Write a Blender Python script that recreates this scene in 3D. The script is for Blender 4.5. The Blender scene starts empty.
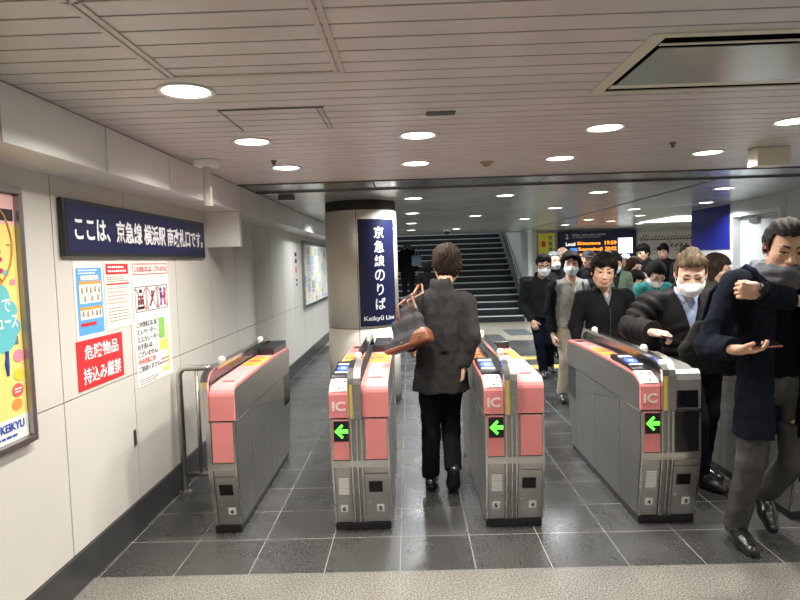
import bpy, bmesh, math, random
import numpy as np
from mathutils import Vector, Matrix
PI = math.pi
sc = bpy.context.scene
C = sc.collection
random.seed(7)

# ---------------------------------------------------------------- camera
f_px, pitch, yaw, roll = 600.0, .0645, .0165, -.0305
fwd = Vector((-math.sin(yaw)*math.cos(pitch), math.cos(yaw)*math.cos(pitch), -math.sin(pitch)))
rgt = Vector((math.cos(yaw), math.sin(yaw), 0)); upv = rgt.cross(fwd)
r2 = math.cos(roll)*rgt + math.sin(roll)*upv
u2 = -math.sin(roll)*rgt + math.cos(roll)*upv
cam_d = bpy.data.cameras.new('camera'); cam = bpy.data.objects.new('camera', cam_d); C.objects.link(cam)
cam.matrix_world = Matrix(((r2.x, u2.x, -fwd.x, 0), (r2.y, u2.y, -fwd.y, 0), (r2.z, u2.z, -fwd.z, 1.6), (0, 0, 0, 1)))
cam_d.sensor_width = 36; cam_d.lens = 36*f_px/800; cam_d.clip_start = .05; cam_d.clip_end = 100
sc.camera = cam
# ---------------------------------------------------------------- world and exposure
w = bpy.data.worlds.new('world'); sc.world = w; w.use_nodes = True
w.node_tree.nodes['Background'].inputs[0].default_value = (.8, .84, .9, 1)
w.node_tree.nodes['Background'].inputs[1].default_value = .4
sc.view_settings.view_transform = 'Standard'; sc.view_settings.look = 'None'
sc.view_settings.gamma = 1; sc.view_settings.use_curve_mapping = False
sc.view_settings.exposure = 0.0
LAMP_NEAR, LAMP_FAR = 20.0, 25.0      # watts of one downlight
LENS_GLOW = 9.0

# ---------------------------------------------------------------- materials
MATS = {}
def mat(name, col, rough=.6, metal=0.0, emit=0.0, ecol=None, noise=0.0, nscale=40, bump=0.0, bscale=200, coat=0.0, alpha=1.0, spec=None, stretch=None):
    if name in MATS: return MATS[name]
    m = bpy.data.materials.new(name); m.use_nodes = True
    nt = m.node_tree; b = nt.nodes['Principled BSDF']
    b.inputs['Base Color'].default_value = (*col, 1); b.inputs['Roughness'].default_value = rough
    b.inputs['Metallic'].default_value = metal; b.inputs['Coat Weight'].default_value = coat
    if spec is not None: b.inputs['Specular IOR Level'].default_value = spec
    if emit:
        b.inputs['Emission Color'].default_value = (*(ecol or col), 1); b.inputs['Emission Strength'].default_value = emit
    if alpha < 1: b.inputs['Alpha'].default_value = alpha
    tc = nt.nodes.new('ShaderNodeTexCoord'); mp = nt.nodes.new('ShaderNodeMapping')
    nt.links.new(tc.outputs['Object'], mp.inputs[0])
    if stretch: mp.inputs['Scale'].default_value = stretch
    if noise:
        n = nt.nodes.new('ShaderNodeTexNoise'); n.inputs['Scale'].default_value = nscale; n.inputs['Detail'].default_value = 4
        nt.links.new(mp.outputs[0], n.inputs['Vector'])
        cr = nt.nodes.new('ShaderNodeMapRange'); cr.inputs[1].default_value = .3; cr.inputs[2].default_value = .7
        cr.inputs[3].default_value = 1-noise; cr.inputs[4].default_value = 1+noise
        mx = nt.nodes.new('ShaderNodeVectorMath'); mx.operation = 'SCALE'; mx.inputs[0].default_value = col
        nt.links.new(n.outputs[0], cr.inputs[0]); nt.links.new(cr.outputs[0], mx.inputs['Scale']); nt.links.new(mx.outputs[0], b.inputs['Base Color'])
    if bump:
        n = nt.nodes.new('ShaderNodeTexNoise'); n.inputs['Scale'].default_value = bscale; n.inputs['Detail'].default_value = 3
        nt.links.new(mp.outputs[0], n.inputs['Vector'])
        bp = nt.nodes.new('ShaderNodeBump'); bp.inputs['Strength'].default_value = bump; bp.inputs['Distance'].default_value = .004
        nt.links.new(n.outputs[0], bp.inputs['Height']); nt.links.new(bp.outputs[0], b.inputs['Normal'])
    MATS[name] = m
    return m
def fabric(name, col, noise=.18, nscale=25, bump=.5, bscale=350, rough=.9):
    return mat(name, tuple(c*(.55 if max(col) < .06 else .8) for c in col), rough, noise=noise, nscale=nscale, bump=bump, bscale=bscale, spec=.08)

def tile_mat(name, cola, colb, grout, size, ox, oy, rough, nscale, gw=.004, gy=True, bumpy=.1, vary=.12):
    m = bpy.data.materials.new(name); m.use_nodes = True; nt = m.node_tree; b = nt.nodes['Principled BSDF']; L = nt.links.new
    def math_(op, a, bb=None, cc=None):
        n = nt.nodes.new('ShaderNodeMath'); n.operation = op
        for i, v in enumerate((a, bb, cc)):
            if v is None: continue
            if isinstance(v, (int, float)): n.inputs[i].default_value = v
            else: L(v, n.inputs[i])
        return n.outputs[0]
    tc = nt.nodes.new('ShaderNodeTexCoord'); sp = nt.nodes.new('ShaderNodeSeparateXYZ'); L(tc.outputs['Object'], sp.inputs[0])
    u = math_('DIVIDE', math_('SUBTRACT', sp.outputs[0], ox), size); v = math_('DIVIDE', math_('SUBTRACT', sp.outputs[1], oy), size)
    def edge(t):
        fr = math_('FRACT', t); return math_('MINIMUM', fr, math_('SUBTRACT', 1.0, fr))
    e = math_('MINIMUM', edge(u), edge(v)) if gy else edge(u)
    g = math_('LESS_THAN', e, gw/size)
    cb = nt.nodes.new('ShaderNodeCombineXYZ'); L(math_('FLOOR', u), cb.inputs[0]); L(math_('FLOOR', v), cb.inputs[1])
    wn = nt.nodes.new('ShaderNodeTexWhiteNoise'); L(cb.outputs[0], wn.inputs[0])
    n = nt.nodes.new('ShaderNodeTexNoise'); n.inputs['Scale'].default_value = nscale; n.inputs['Detail'].default_value = 2.5; n.inputs['Roughness'].default_value = .6
    L(tc.outputs['Object'], n.inputs['Vector'])
    n2 = nt.nodes.new('ShaderNodeTexNoise'); n2.inputs['Scale'].default_value = 2.2; L(tc.outputs['Object'], n2.inputs['Vector'])
    mr = nt.nodes.new('ShaderNodeMapRange'); mr.inputs[1].default_value = .38; mr.inputs[2].default_value = .62; L(n.outputs[0], mr.inputs[0])
    mx = nt.nodes.new('ShaderNodeMix'); mx.data_type = 'RGBA'; mx.inputs[6].default_value = (*cola, 1); mx.inputs[7].default_value = (*colb, 1); L(mr.outputs[0], mx.inputs[0])
    sc1 = nt.nodes.new('ShaderNodeVectorMath'); sc1.operation = 'SCALE'; L(mx.outputs[2], sc1.inputs[0])
    L(math_('ADD', math_('MULTIPLY', wn.outputs[0], vary), math_('MULTIPLY_ADD', n2.outputs[0], .5, .72)), sc1.inputs['Scale'])
    mg = nt.nodes.new('ShaderNodeMix'); mg.data_type = 'RGBA'; L(g, mg.inputs[0]); L(sc1.outputs[0], mg.inputs[6]); mg.inputs[7].default_value = (*grout, 1)
    L(mg.outputs[2], b.inputs['Base Color'])
    rr = math_('MULTIPLY_ADD', n2.outputs[0], .25, rough-.12); L(math_('MAXIMUM', rr, math_('MULTIPLY', g, .8)), b.inputs['Roughness'])
    bp = nt.nodes.new('ShaderNodeBump'); bp.inputs['Strength'].default_value = bumpy; bp.inputs['Distance'].default_value = .002
    L(n.outputs[0], bp.inputs['Height']); L(bp.outputs[0], b.inputs['Normal'])
    return m

def slat_mat(name, col, rough, metal):
    m = mat(name, col, rough, metal, noise=.06, nscale=3)
    nt = m.node_tree; b = nt.nodes['Principled BSDF']
    tc = nt.nodes.new('ShaderNodeTexCoord'); wv = nt.nodes.new('ShaderNodeTexNoise')
    mp = nt.nodes.new('ShaderNodeMapping'); mp.inputs['Scale'].default_value = (.6, 40, 1)
    nt.links.new(tc.outputs['Object'], mp.inputs[0]); nt.links.new(mp.outputs[0], wv.inputs['Vector']); wv.inputs['Scale'].default_value = 1.0
    bp = nt.nodes.new('ShaderNodeBump'); bp.inputs['Strength'].default_value = .35; bp.inputs['Distance'].default_value = .004
    nt.links.new(wv.outputs[0], bp.inputs['Height']); nt.links.new(bp.outputs[0], b.inputs['Normal'])
    return m

WALL = mat('wall_panel_cream', (.61, .585, .535), .38, noise=.03, nscale=2)
WALLJ = mat('wall_joint', (.05, .045, .04), .8)
SOFF = mat('soffit_panel', (.72, .71, .69), .35, noise=.02)
BASEB = mat('baseboard_dark', (.045, .045, .045), .35, noise=.15, nscale=12)
FRAMEM = mat('frame_aluminium', (.35, .34, .33), .3, .9)
CHROME = mat('chrome_steel', (.62, .61, .59), .18, 1.0)
STEEL = mat('brushed_steel', (.37, .36, .345), .36, .9, noise=.10, nscale=6, stretch=(1, 1, 12), bump=.05, bscale=60)
STEEL2 = mat('bright_brushed_steel', (.52, .51, .49), .28, .95, noise=.06, nscale=8, stretch=(1, 1, 10))
DSTEEL = mat('dark_steel', (.14, .14, .14), .3, .8)
PINK = mat('salmon_pink_plastic', (.72, .238, .232), .55, noise=.03, nscale=9)
BLACK = mat('black_plastic', (.012, .012, .014), .3)
BLACKG = mat('black_gloss', (.008, .008, .01), .12)
WHITE = mat('white_sheet', (.78, .77, .74), .5)
WHITEP = mat('white_plastic', (.8, .79, .76), .35)
NAVY = mat('navy_sign', (.007, .010, .055), .4)
YELLOW = mat('yellow_sticker', (.62, .45, .03), .6)
RED = mat('red_sign', (.66, .03, .035), .4)
GREEN = mat('green_arrow', (.15, 1, .1), .5, emit=1.5, ecol=(.12, 1.0, .06))
BLUEL = mat('blue_reader_light', (.05, .1, .9), .3, emit=1.1, ecol=(.06, .12, 1.0))
LENS = mat('lamp_lens', (1, .97, .92), .5, emit=LENS_GLOW, ecol=(1, .95, .87))
CREAM = mat('cream_metal', (.62, .60, .50), .4)
GLASS = mat('smoked_glass', (.035, .035, .038), .1, alpha=.6)
TXTW = mat('white_lettering', (.92, .92, .92), .5)
TXTK = mat('black_lettering', (.02, .02, .03), .6)
TXTR = mat('red_lettering', (.7, .03, .04), .6)
TXTB = mat('blue_lettering', (.02, .08, .4), .6)
AMBER = mat('amber_led', (1, .35, .03), .5, emit=2.2, ecol=(1, .30, .03))
LITW = mat('lit_white', (1, 1, 1), .5, emit=1.3, ecol=(.95, 1, 1))

# ---------------------------------------------------------------- mesh helpers
def obj(name, bm, m, parent=None, smooth=False, mats=None):
    me = bpy.data.meshes.new(name)
    if isinstance(bm, bmesh.types.BMesh): bm.to_mesh(me); bm.free()
    else: me = bm; me.name = name
    me.materials.clear()
    for x in (mats or [m]): me.materials.append(x)
    if smooth:
        for p in me.polygons: p.use_smooth = True
    o = bpy.data.objects.new(name, me); C.objects.link(o)
    if parent:
        o.parent = parent
        o.matrix_parent_inverse = INV.get(parent.name, Matrix())
    return o
INV = {}
def thing(name, label, cat, loc=(0, 0, 0), rot=0, group=None, world=False):
    o = bpy.data.objects.new(name, None); C.objects.link(o); o.empty_display_size = .1
    o.location = loc; o.rotation_euler = (0, 0, rot); o['label'] = label; o['category'] = cat
    if group: o['group'] = group
    if world:   # children are written in world coordinates
        INV[o.name] = (Matrix.Translation(Vector(loc)) @ Matrix.Rotation(rot, 4, 'Z')).inverted()
    return o
def tag(o, label, cat, group=None, kind=None):
    o['label'] = label; o['category'] = cat
    if group: o['group'] = group
    if kind: o['kind'] = kind
    return o
def struct(name, bm, m, **k):
    o = obj(name, bm, m, **k); o['kind'] = 'structure'; return o
def box(bm, x0, x1, y0, y1, z0, z1, bev=0, mi=0):
    vs = [bm.verts.new(p) for p in ((x0,y0,z0),(x1,y0,z0),(x1,y1,z0),(x0,y1,z0),(x0,y0,z1),(x1,y0,z1),(x1,y1,z1),(x0,y1,z1))]
    fs = [bm.faces.new([vs[i] for i in q]) for q in ((0,3,2,1),(4,5,6,7),(0,1,5,4),(1,2,6,5),(2,3,7,6),(3,0,4,7))]
    for q in fs: q.material_index = mi
    if bev:
        es = {e for q in fs for e in q.edges}
        bmesh.ops.bevel(bm, geom=list(es), offset=bev, segments=2, affect='EDGES', profile=.6)
    return bm
def B(*a, bev=0):
    return box(bmesh.new(), *a, bev=bev)
def prism(bm, prof, x0, x1, axis='x'):
    """profile points (y,z) swept along x; axis 'z': (x,y) swept in z"""
    def P(p, t): return (t, p[0], p[1]) if axis == 'x' else ((p[0], t, p[1]) if axis == 'y' else (p[0], p[1], t))
    a = [bm.verts.new(P(p, x0)) for p in prof]; b = [bm.verts.new(P(p, x1)) for p in prof]
    n = len(prof)
    bm.faces.new(a[::-1]); bm.faces.new(b)
    for i in range(n):
        bm.faces.new((a[i], a[(i+1) % n], b[(i+1) % n], b[i]))
    bmesh.ops.recalc_face_normals(bm, faces=bm.faces[:])
    return bm
def tube(bm, pts, r, seg=10, closed=False):
    pts = [Vector(p) for p in pts]; rings = []
    n = len(pts); up = None
    for i, p in enumerate(pts):
        a = pts[i-1] if (i > 0 or closed) else p; b = pts[(i+1) % n] if (i < n-1 or closed) else p
        t = (b-a).normalized()
        if up is None: up = t.orthogonal().normalized()
        up = (up - t*up.dot(t)).normalized(); s = t.cross(up)
        rr = r[i] if isinstance(r, (list, tuple)) else r
        rings.append([bm.verts.new(p + (up*math.cos(q) + s*math.sin(q))*rr) for q in [2*PI*k/seg for k in range(seg)]])
    m = n if closed else n-1
    for i in range(m):
        A, D = rings[i], rings[(i+1) % n]
        for k in range(seg):
            bm.faces.new((A[k], A[(k+1) % seg], D[(k+1) % seg], D[k]))
    if not closed:
        bm.faces.new(rings[0][::-1]); bm.faces.new(rings[-1])
    return bm
def lathe(bm, prof, c=(0, 0, 0), seg=32, caps=True):
    rings = []
    for r, z in prof:
        rings.append([bm.verts.new((c[0]+r*math.cos(2*PI*k/seg), c[1]+r*math.sin(2*PI*k/seg), c[2]+z)) for k in range(seg)])
    for A, D in zip(rings, rings[1:]):
        for k in range(seg): bm.faces.new((A[k], A[(k+1) % seg], D[(k+1) % seg], D[k]))
    if caps:
        bm.faces.new(rings[0][::-1]); bm.faces.new(rings[-1])
    return bm
def quad_on(bm, M, x0, x1, y0, y1, t=.002, mi=0):
    """thin box on a plane given by matrix M (x right, y up, z out)"""
    n0 = len(bm.verts); bm.verts.ensure_lookup_table()
    tmp = bmesh.new(); box(tmp, x0, x1, y0, y1, 0, t, mi=mi); tmp.transform(M)
    me = bpy.data.meshes.new('tmp'); tmp.to_mesh(me); tmp.free(); bm.from_mesh(me); bpy.data.meshes.remove(me)
    return bm
def disc_on(bm, M, cx, cy, rx, ry, t=.002, seg=28):
    tmp = bmesh.new(); a = [tmp.verts.new((cx+rx*math.cos(2*PI*k/seg), cy+ry*math.sin(2*PI*k/seg), 0)) for k in range(seg)]
    b = [tmp.verts.new((v.co.x, v.co.y, t)) for v in a]
    tmp.faces.new(a[::-1]); tmp.faces.new(b)
    for i in range(seg): tmp.faces.new((a[i], a[(i+1) % seg], b[(i+1) % seg], b[i]))
    tmp.transform(M); me = bpy.data.meshes.new('tmp'); tmp.to_mesh(me); tmp.free(); bm.from_mesh(me); bpy.data.meshes.remove(me)
    return bm
def M_left(x, y, z):      # on a wall facing +X: text runs +Y
    return Matrix(((0, 0, 1, x), (1, 0, 0, y), (0, 1, 0, z), (0, 0, 0, 1)))
def M_front(x, y, z):     # facing -Y (towards the viewer)
    return Matrix(((1, 0, 0, x), (0, 0, -1, y), (0, 1, 0, z), (0, 0, 0, 1)))
def M_right(x, y, z):     # on a wall facing -X: text runs -Y
    return Matrix(((0, 0, -1, x), (-1, 0, 0, y), (0, 1, 0, z), (0, 0, 0, 1)))
def text_bm(body, M, w=None, h=None, bold=0.0, align='CENTER', depth=.0015):
    """text fitted in a box w x h, centred on M's origin (LEFT: starts there)"""
    cu = bpy.data.curves.new('txt', 'FONT'); cu.body = body; cu.size = 1; cu.offset = bold; cu.align_x = 'LEFT'; cu.resolution_u = 3
    cu.extrude = .005
    o = bpy.data.objects.new('txt', cu); C.objects.link(o)
    bpy.context.view_layer.update()
    me = bpy.data.meshes.new_from_object(o.evaluated_get(bpy.context.evaluated_depsgraph_get()))
    bpy.data.objects.remove(o); bpy.data.curves.remove(cu)
    bm = bmesh.new(); bm.from_mesh(me); bpy.data.meshes.remove(me)
    if not bm.verts: return bm
    xs = [v.co.x for v in bm.verts]; ys = [v.co.y for v in bm.verts]
    x0, x1, y0, y1 = min(xs), max(xs), min(ys), max(ys)
    sx = (w/(x1-x0)) if w else None; sy = (h/(y1-y0)) if h else None
    if sx is None: sx = sy
    if sy is None: sy = sx
    cx = (x0+x1)/2 if align == 'CENTER' else x0
    cy = (y0+y1)/2
    for v in bm.verts: v.co = Vector(((v.co.x-cx)*sx, (v.co.y-cy)*sy, depth if v.co.z > 0 else 0))
    bm.transform(M)
    return bm
def text(name, body, M, m, parent, **k):
    return obj(name, text_bm(body, M, **k), m, parent)

# ================================================================ structure
CEIL = 2.28
FL = tile_mat('floor_light_granite', (.050, .047, .042), (.27, .255, .22), (.22, .21, .19), .394, -.88, 3.0, .45, 120, gw=.002, gy=False, bumpy=.05, vary=.1)
FD = tile_mat('floor_dark_tile', (.030, .030, .030), (.060, .059, .057), (.24, .235, .215), .394, -.88, 3.005, .27, 75, gw=.0025, bumpy=.02, vary=.3)
FT = tile_mat('floor_tan_stone', (.25, .235, .175), (.36, .335, .26), (.2, .19, .16), .6, 0, 11.5, .35, 60, gw=.003, vary=.1)
def slab(x0, x1, y0, y1, z0=-.1, z1=0): return B(x0, x1, y0, y1, z0, z1)
struct('floor', slab(-1.72, 4.57, -5, 3.0), FL)
struct('floor.001', slab(-1.72, 9.0, 3.0, 11.6), FD)
struct('floor.002', slab(-1.72, 9.0, 11.6, 21.5), FT)
bm = bmesh.new()
for (x0, x1, y0, y1) in ((2.05, 2.55, 12.35, 13.4), (-.6, .9, 11.9, 12.4)): box(bm, x0, x1, y0, y1, 0, .003)
struct('trim_1', bm, mat('floor_mat_grey', (.09, .1, .11), .6))

# left wall: backing + panels with real joints
bm = B(-1.80, -1.712, -5, 21.5, 0, 2.6); struct('wall_left', bm, WALLJ)
bm = bmesh.new(); J = .745
ys = [2.862 + J*k for k in range(-10, 22)]
jx = -1.70
for a, b in zip(ys, ys[1:]):
    if a > 20.5: break
    box(bm, -1.712, jx, a+.004, b-.004, .19, .957, bev=0)
    box(bm, -1.712, jx, a+.004, b-.004, .963, 2.07, bev=0)
struct('wall_left.001', bm, WALL)
struct('baseboard_left', B(-1.712, -1.688, -5, 14.98, 0, .186), BASEB)
# soffit along the left wall
bm = bmesh.new()
for a, b in zip(ys, ys[1:]):
    if a > 14.5: break
    box(bm, -1.72, -1.414, a+.005, b-.005, 2.062, 2.276, bev=.003)
struct('trim_2', bm, SOFF)
struct('trim_3', B(-1.72, -1.43, -5, 15.5, 2.07, 2.40), WALLJ)
struct('trim_4', B(-1.70, -1.414, 5.05, 5.12, 1.765, 2.061, bev=.003), SOFF)
# ceiling: slats with gaps under a dark backing
SLAT = slat_mat('ceiling_slat_near', (.60, .575, .565), .38, .15)
SLATF = slat_mat('ceiling_slat_far', (.55, .55, .54), .24, .4)
STRIPM = mat('ceiling_strip', (.36, .36, .36), .2, .7, noise=.04, nscale=2)
CB = mat('ceiling_void', (.006, .006, .006), .95, spec=0)
struct('ceiling', B(-1.8, 9.0, -5, 15.9, 2.42, 2.5), CB)
bm = bmesh.new()
y = 5.05
k = 0
VX0, VX1, VY0, VY1 = .776, 2.10, 1.915, 2.572
while y > -5:
    a, b = y-.100, y
    in0, in1 = VY0+.02, VY1-.01
    if b <= in0 or a >= in1: box(bm, -1.42, 4.56, a, b, CEIL, CEIL+.010)
    else:
        box(bm, -1.42, VX0+.03, a, b, CEIL, CEIL+.010); box(bm, VX1-.03, 4.56, a, b, CEIL, CEIL+.010)
        if a < in0-.002: box(bm, VX0+.03, VX1-.03, a, in0, CEIL, CEIL+.010)
        if b > in1+.002: box(bm, VX0+.03, VX1-.03, in1, b, CEIL, CEIL+.010)
    y -= .110
struct('ceiling.001', bm, SLAT)
bm = B(-1.42, 4.56, -5, VY0+.03, CEIL+.02, CEIL+.025); box(bm, -1.42, VX0+.02, VY0+.03, VY1-.03, CEIL+.02, CEIL+.025); box(bm, VX1-.02, 4.56, VY0+.03, VY1-.03, CEIL+.02, CEIL+.025); box(bm, -1.42, 4.56, VY1-.03, 5.06, CEIL+.02, CEIL+.025)
struct('ceiling.002', bm, CB)
# smooth strip between the two ceilings
bm = bmesh.new()
for x0, x1 in ((-1.414, -.29), (-.28, 1.2), (1.21, 2.7), (2.71, 4.55)): box(bm, x0, x1, 5.07, 5.66, CEIL+.004, CEIL+.02)
struct('ceiling.003', bm, STRIPM)
bm = bmesh.new(); box(bm, -1.42, 4.56, 5.05, 5.07, CEIL-.012, CEIL+.02); box(bm, -1.42, 4.56, 5.66, 5.685, CEIL-.012, CEIL+.02)
struct('trim_5', bm, DSTEEL)
bm = bmesh.new(); y = 5.69
while y < 15.75:
    box(bm, -1.42 if y > 5 else 0, 4.56 if y < 9.75 else 8.9, y, y+.195, CEIL, CEIL+.01); y += .2
struct('ceiling.004', bm, SLATF)
struct('ceiling.005', B(-1.42, 8.9, 5.68, 15.8, CEIL+.012, CEIL+.02), CB)
bm = bmesh.new(); tube(bm, [(2.92, 5.74, CEIL-.001), (2.92, 15.5, CEIL-.001)], .008, 6)
struct('trim_6', bm, DSTEEL)
# hatch frames in the near ceiling
bm = bmesh.new()
def strip(x0, x1, y0, y1): box(bm, x0, x1, y0, y1, CEIL-.005, CEIL+.004)
strip(-.855, -.837, 1.2, 2.175); strip(-.829, -.811, 1.2, 2.175); strip(-.247, -.231, 1.2, 2.175); strip(-.224, -.208, 1.2, 2.175); strip(-.855, -.208, 2.168, 2.18); strip(-.86, -.2, 1.545, 1.552)
struct('trim_7', bm, mat('hatch_frame', (.55, .51, .48), .4, .2))
bm = bmesh.new(); strip(-.812, -.809, 2.65, 3.06); strip(-.385, -.382, 2.65, 3.06); strip(-.362, -.359, 2.65, 3.06); strip(-.812, -.35, 2.645, 2.655); 
struct('trim_8', bm, DSTEEL)

# right side walls
WALLR = mat('wall_right_white', (.55, .57, .565), .4, noise=.02)
struct('wall_right', B(4.55, 4.7, -5, 7.32, 0, 2.42), WALLR)
bm = B(4.55, 4.7, 7.33, 7.42, 0, 2.42); box(bm, 4.55, 4.7, 7.42, 8.52, 2.11, 2.42); box(bm, 4.55, 4.7, 8.52, 9.75, 0, 2.42)
struct('wall_right.001', bm, WALLR)
struct('wall_back', B(-1.8, 4.7, -5.1, -5, -.1, 2.5), WALLR)
struct('wall_far', B(3.0, 9.0, 15.8, 15.95, 0, 2.45), mat('wall_far_grey', (.50, .50, .49), .5, noise=.03))
struct('wall_far.001', B(8.9, 9.05, 3.0, 15.9, 0, 2.45), WALLR)
struct('wall_far.002', B(4.7, 9.0, 9.6, 9.75, 0, 2.45), WALLR)
# door in the right wall
d = thing('door_1', 'white', 'door', (4.6, 7.97, 0), world=True)
del d['label']; del d['category']; d['kind'] = 'structure'
obj('door_frame', (lambda b: (box(b, 4.53, 4.70, 7.40, 7.46, 0, 2.12), box(b, 4.53, 4.70, 8.48, 8.54, 0, 2.12), box(b, 4.53, 4.70, 7.46, 8.48, 2.07, 2.12), b)[-1])(bmesh.new()), mat('door_frame_white', (.7, .71, .69), .4), d)
obj('door_leaf', B(4.64, 4.68, 7.46, 8.48, .01, 2.07), mat('door_leaf_grey', (.55, .58, .58), .45), d)
bm = B(4.60, 4.64, 8.02, 8.22, 1.97, 2.03, bev=.006); tube(bm, [(4.60, 8.1, 2.04), (4.56, 7.7, 2.055), (4.60, 7.55, 2.065)], .008, 8)
obj('door_closer', bm, STEEL2, d)
bm = bmesh.new(); tube(bm, [(4.64, 7.58, 1.0), (4.60, 7.58, 1.0), (4.60, 7.72, 1.0)], .011, 8); obj('door_handle', bm, CHROME, d)

# staircase
t = thing('staircase', 'wide dark staircase with pale step edges going up at the far end of the hall', 'stairs', (.6, 17.5, 0), world=True)
STAIR = mat('stair_black_stone', (.014, .017, .019), .35, noise=.25, nscale=8)
NOSE = mat('stair_nosing', (.60, .68, .70), .4)
bm = bmesh.new(); prof = [(15.0, 0)]
N = 20; RI, RU = .16, .295
for i in range(N): prof += [(15.0+RU*i, RI*(i+1)), (15.0+RU*(i+1), RI*(i+1))]
prof.append((15.0+RU*N, 0)); prism(bm, prof, -1.68, 2.88); obj('steps', bm, STAIR, t)
for i in range(N):
    obj('step_edge', B(-1.68, 2.88, 15.0+RU*i-.006, 15.0+RU*i+.03, RI*(i+1)-.022, RI*(i+1)+.004), NOSE, t)
# stair side wall, handrail
bm = bmesh.new(); prism(bm, [(14.95, 0), (21.0, 0), (21.0, 5.2), (15.95, 5.2), (15.95, 2.28), (14.95, 2.28)], 2.96, 3.06)
struct('wall_stair', bm, mat('stair_wall_pale', (.62, .68, .68), .4))
bm = bmesh.new(); s = RI/RU
prism(bm, [(14.98, 0), (20.9, 0), (20.9, .55+s*5.9), (14.98, .62)], 2.885, 2.955); obj('side_panel', bm, mat('stair_dado', (.16, .19, .19), .3), t)
bm = bmesh.new()
tube(bm, [(2.86, 14.95, .0), (2.86, 14.95, .70), (2.86, 20.6, .78+s*5.6)], .024); tube(bm, [(2.86, 14.95, .50), (2.86, 20.6, .56+s*5.6)], .02)
for yy in (16, 17, 18, 19): tube(bm, [(2.86, yy, .72+s*(yy-15)), (2.93, yy, .72+s*(yy-15))], .012)
obj('handrail', bm, CHROME, t)
struct('wall_stair.001', B(-1.8, 3.0, 20.95, 21.1, 3.1, 5.3), mat('stair_end', (.05, .055, .06), .6))
struct('ceiling.006', B(-1.8, 3.06, 15.95, 21.1, 5.2, 5.3), CB)
for x_ in (-.6, 1.4):  # unseen fill lamps added over the stairs to brighten the dim steps
    for y_ in (16.8, 18.8):
        lt_ = thing('stair_fill_light', 'added square fill lamp brightening the staircase, out of sight behind the header, %s %s' % ('left' if x_ < 0 else 'right', 'front' if y_ < 17 else 'rear'), 'light', (x_, y_, 5.18))
        obj('diffuser', B(-.2, .2, -.2, .2, -.02, 0), LENS, lt_)
        ld_ = bpy.data.lights.new('lamp', 'AREA'); ld_.size = .38; ld_.energy = 18; ld_.color = (.9, .97, 1)
        lo_ = bpy.data.objects.new('lamp', ld_); C.objects.link(lo_); lo_.parent = lt_; lo_.location = (0, 0, -.03)
struct('trim_9', B(-1.72, 3.1, 15.75, 15.95, 2.27, 5.2), mat('stair_header', (.12, .13, .13), .4))

# ================================================================ ceiling fittings
def lamp_thing(x, y, near, label, group, proto=[None]):
    if proto[0] is None:
        t = thing('ceiling_light', label, 'light', (x, y, CEIL), group=group)
        bm = lathe(bmesh.new(), [(.108, 0), (.112, -.004), (.100, -.007), (.088, -.003), (.088, .004)], caps=False)
        obj('trim_ring', bm, WHITEP, t, smooth=True)
        obj('diffuser', lathe(bmesh.new(), [(.088, .0), (.086, -.003), (.02, -.0035)]), LENS, t)
        proto[0] = t
    else:
        t = proto[0].copy(); C.objects.link(t)
        for ch in [c for c in C.objects if c.parent == proto[0] and c.type == 'MESH']:
            c = ch.copy(); C.objects.link(c); c.parent = t
        t.location = (x, y, CEIL); t['label'] = label; t['group'] = group
    ld = bpy.data.lights.new('lamp', 'AREA'); ld.shape = 'DISK'; ld.size = .16; ld.energy = near; ld.color = (1, .955, .89) if y < 5 else (.93, .97, 1.0)
    ld.spread = math.radians(150)
    lo = bpy.data.objects.new('lamp', ld); C.objects.link(lo); lo.parent = t; lo.location = (0, 0, -.012)
    return t
spots = []
for x, yl in ((-.84, (2.35, 3.33, 4.25)), (.07, (3.31, 4.25, 6.6, 8.65, 10.95, 13.4)), (1.07, (3.28, 4.23, 6.6, 9.55, 13.4)), (2.07, (3.27, 4.2, 6.57, 8.5, 10.7)),
              (3.43, (6.6, 9.2, 11.5, 13.2)), (4.12, (8.4, 10.76, 12.3)), (5.18, (11.48, 13.6)), (6.6, (11.2, 13.6)), (3.2, (2.3, 4.2)), (-.98, (8.65, 10.95, 13.4)), (-.84, (.4, -1.8, -4.0)), (.9, (.4, -1.8, -4.0)), (2.6, (.4, -1.8, -4.0))):
    for y in yl: spots.append((x, y))
xn = {-.98: 'the hidden column behind the round pillar', -.84: 'the column of lamps nearest the left wall', .07: 'the column of lamps above the middle aisle', 1.07: 'the column of lamps above the third gate', 2.07: 'the column of lamps above the right aisle', 3.43: 'the column left of the blue panel', 4.12: 'the column beside the right wall', 5.18: 'the column beyond the blue panel', 6.6: 'the far right column', 3.2: 'the column at the right edge', .9: 'the middle column behind the viewer', 2.6: 'the right column behind the viewer'}
ordn = ['first and nearest', 'second', 'third', 'fourth', 'fifth', 'sixth', 'seventh']
for (x, y) in spots:
    col = sorted([s for s in spots if s[0] == x and s[1] > 1]) if y > 1 else sorted([s for s in spots if s[0] == x and s[1] < 1])
    if y < .5 :
        if x == -.84: lab = 'round ceiling downlight behind the viewer, %s in the row along the left wall' % ordn[col.index((x, y))]
        else: lab = 'round ceiling downlight, %s in %s' % (ordn[col.index((x, y))], xn[x])
    else: lab = 'round lit ceiling downlight, %s in %s' % (ordn[col.index((x, y))], xn[x])
    lamp_thing(x, y, LAMP_NEAR if y < 5 else LAMP_FAR, lab, 'round downlights in the ceiling')
bm = B(-.6, .6, -.05, .05, -.006, .004)
o = tag(obj('light_panel', B(-.55, .55, -.9, .9, -.016, -.001), mat('long_panel_lit', (1, 1, 1), .5, emit=2.0)), 'long bright rectangular light panel in the far right ceiling before the map wall', 'light'); o.location = (5.55, 12.2, CEIL)
bm.free()
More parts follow.
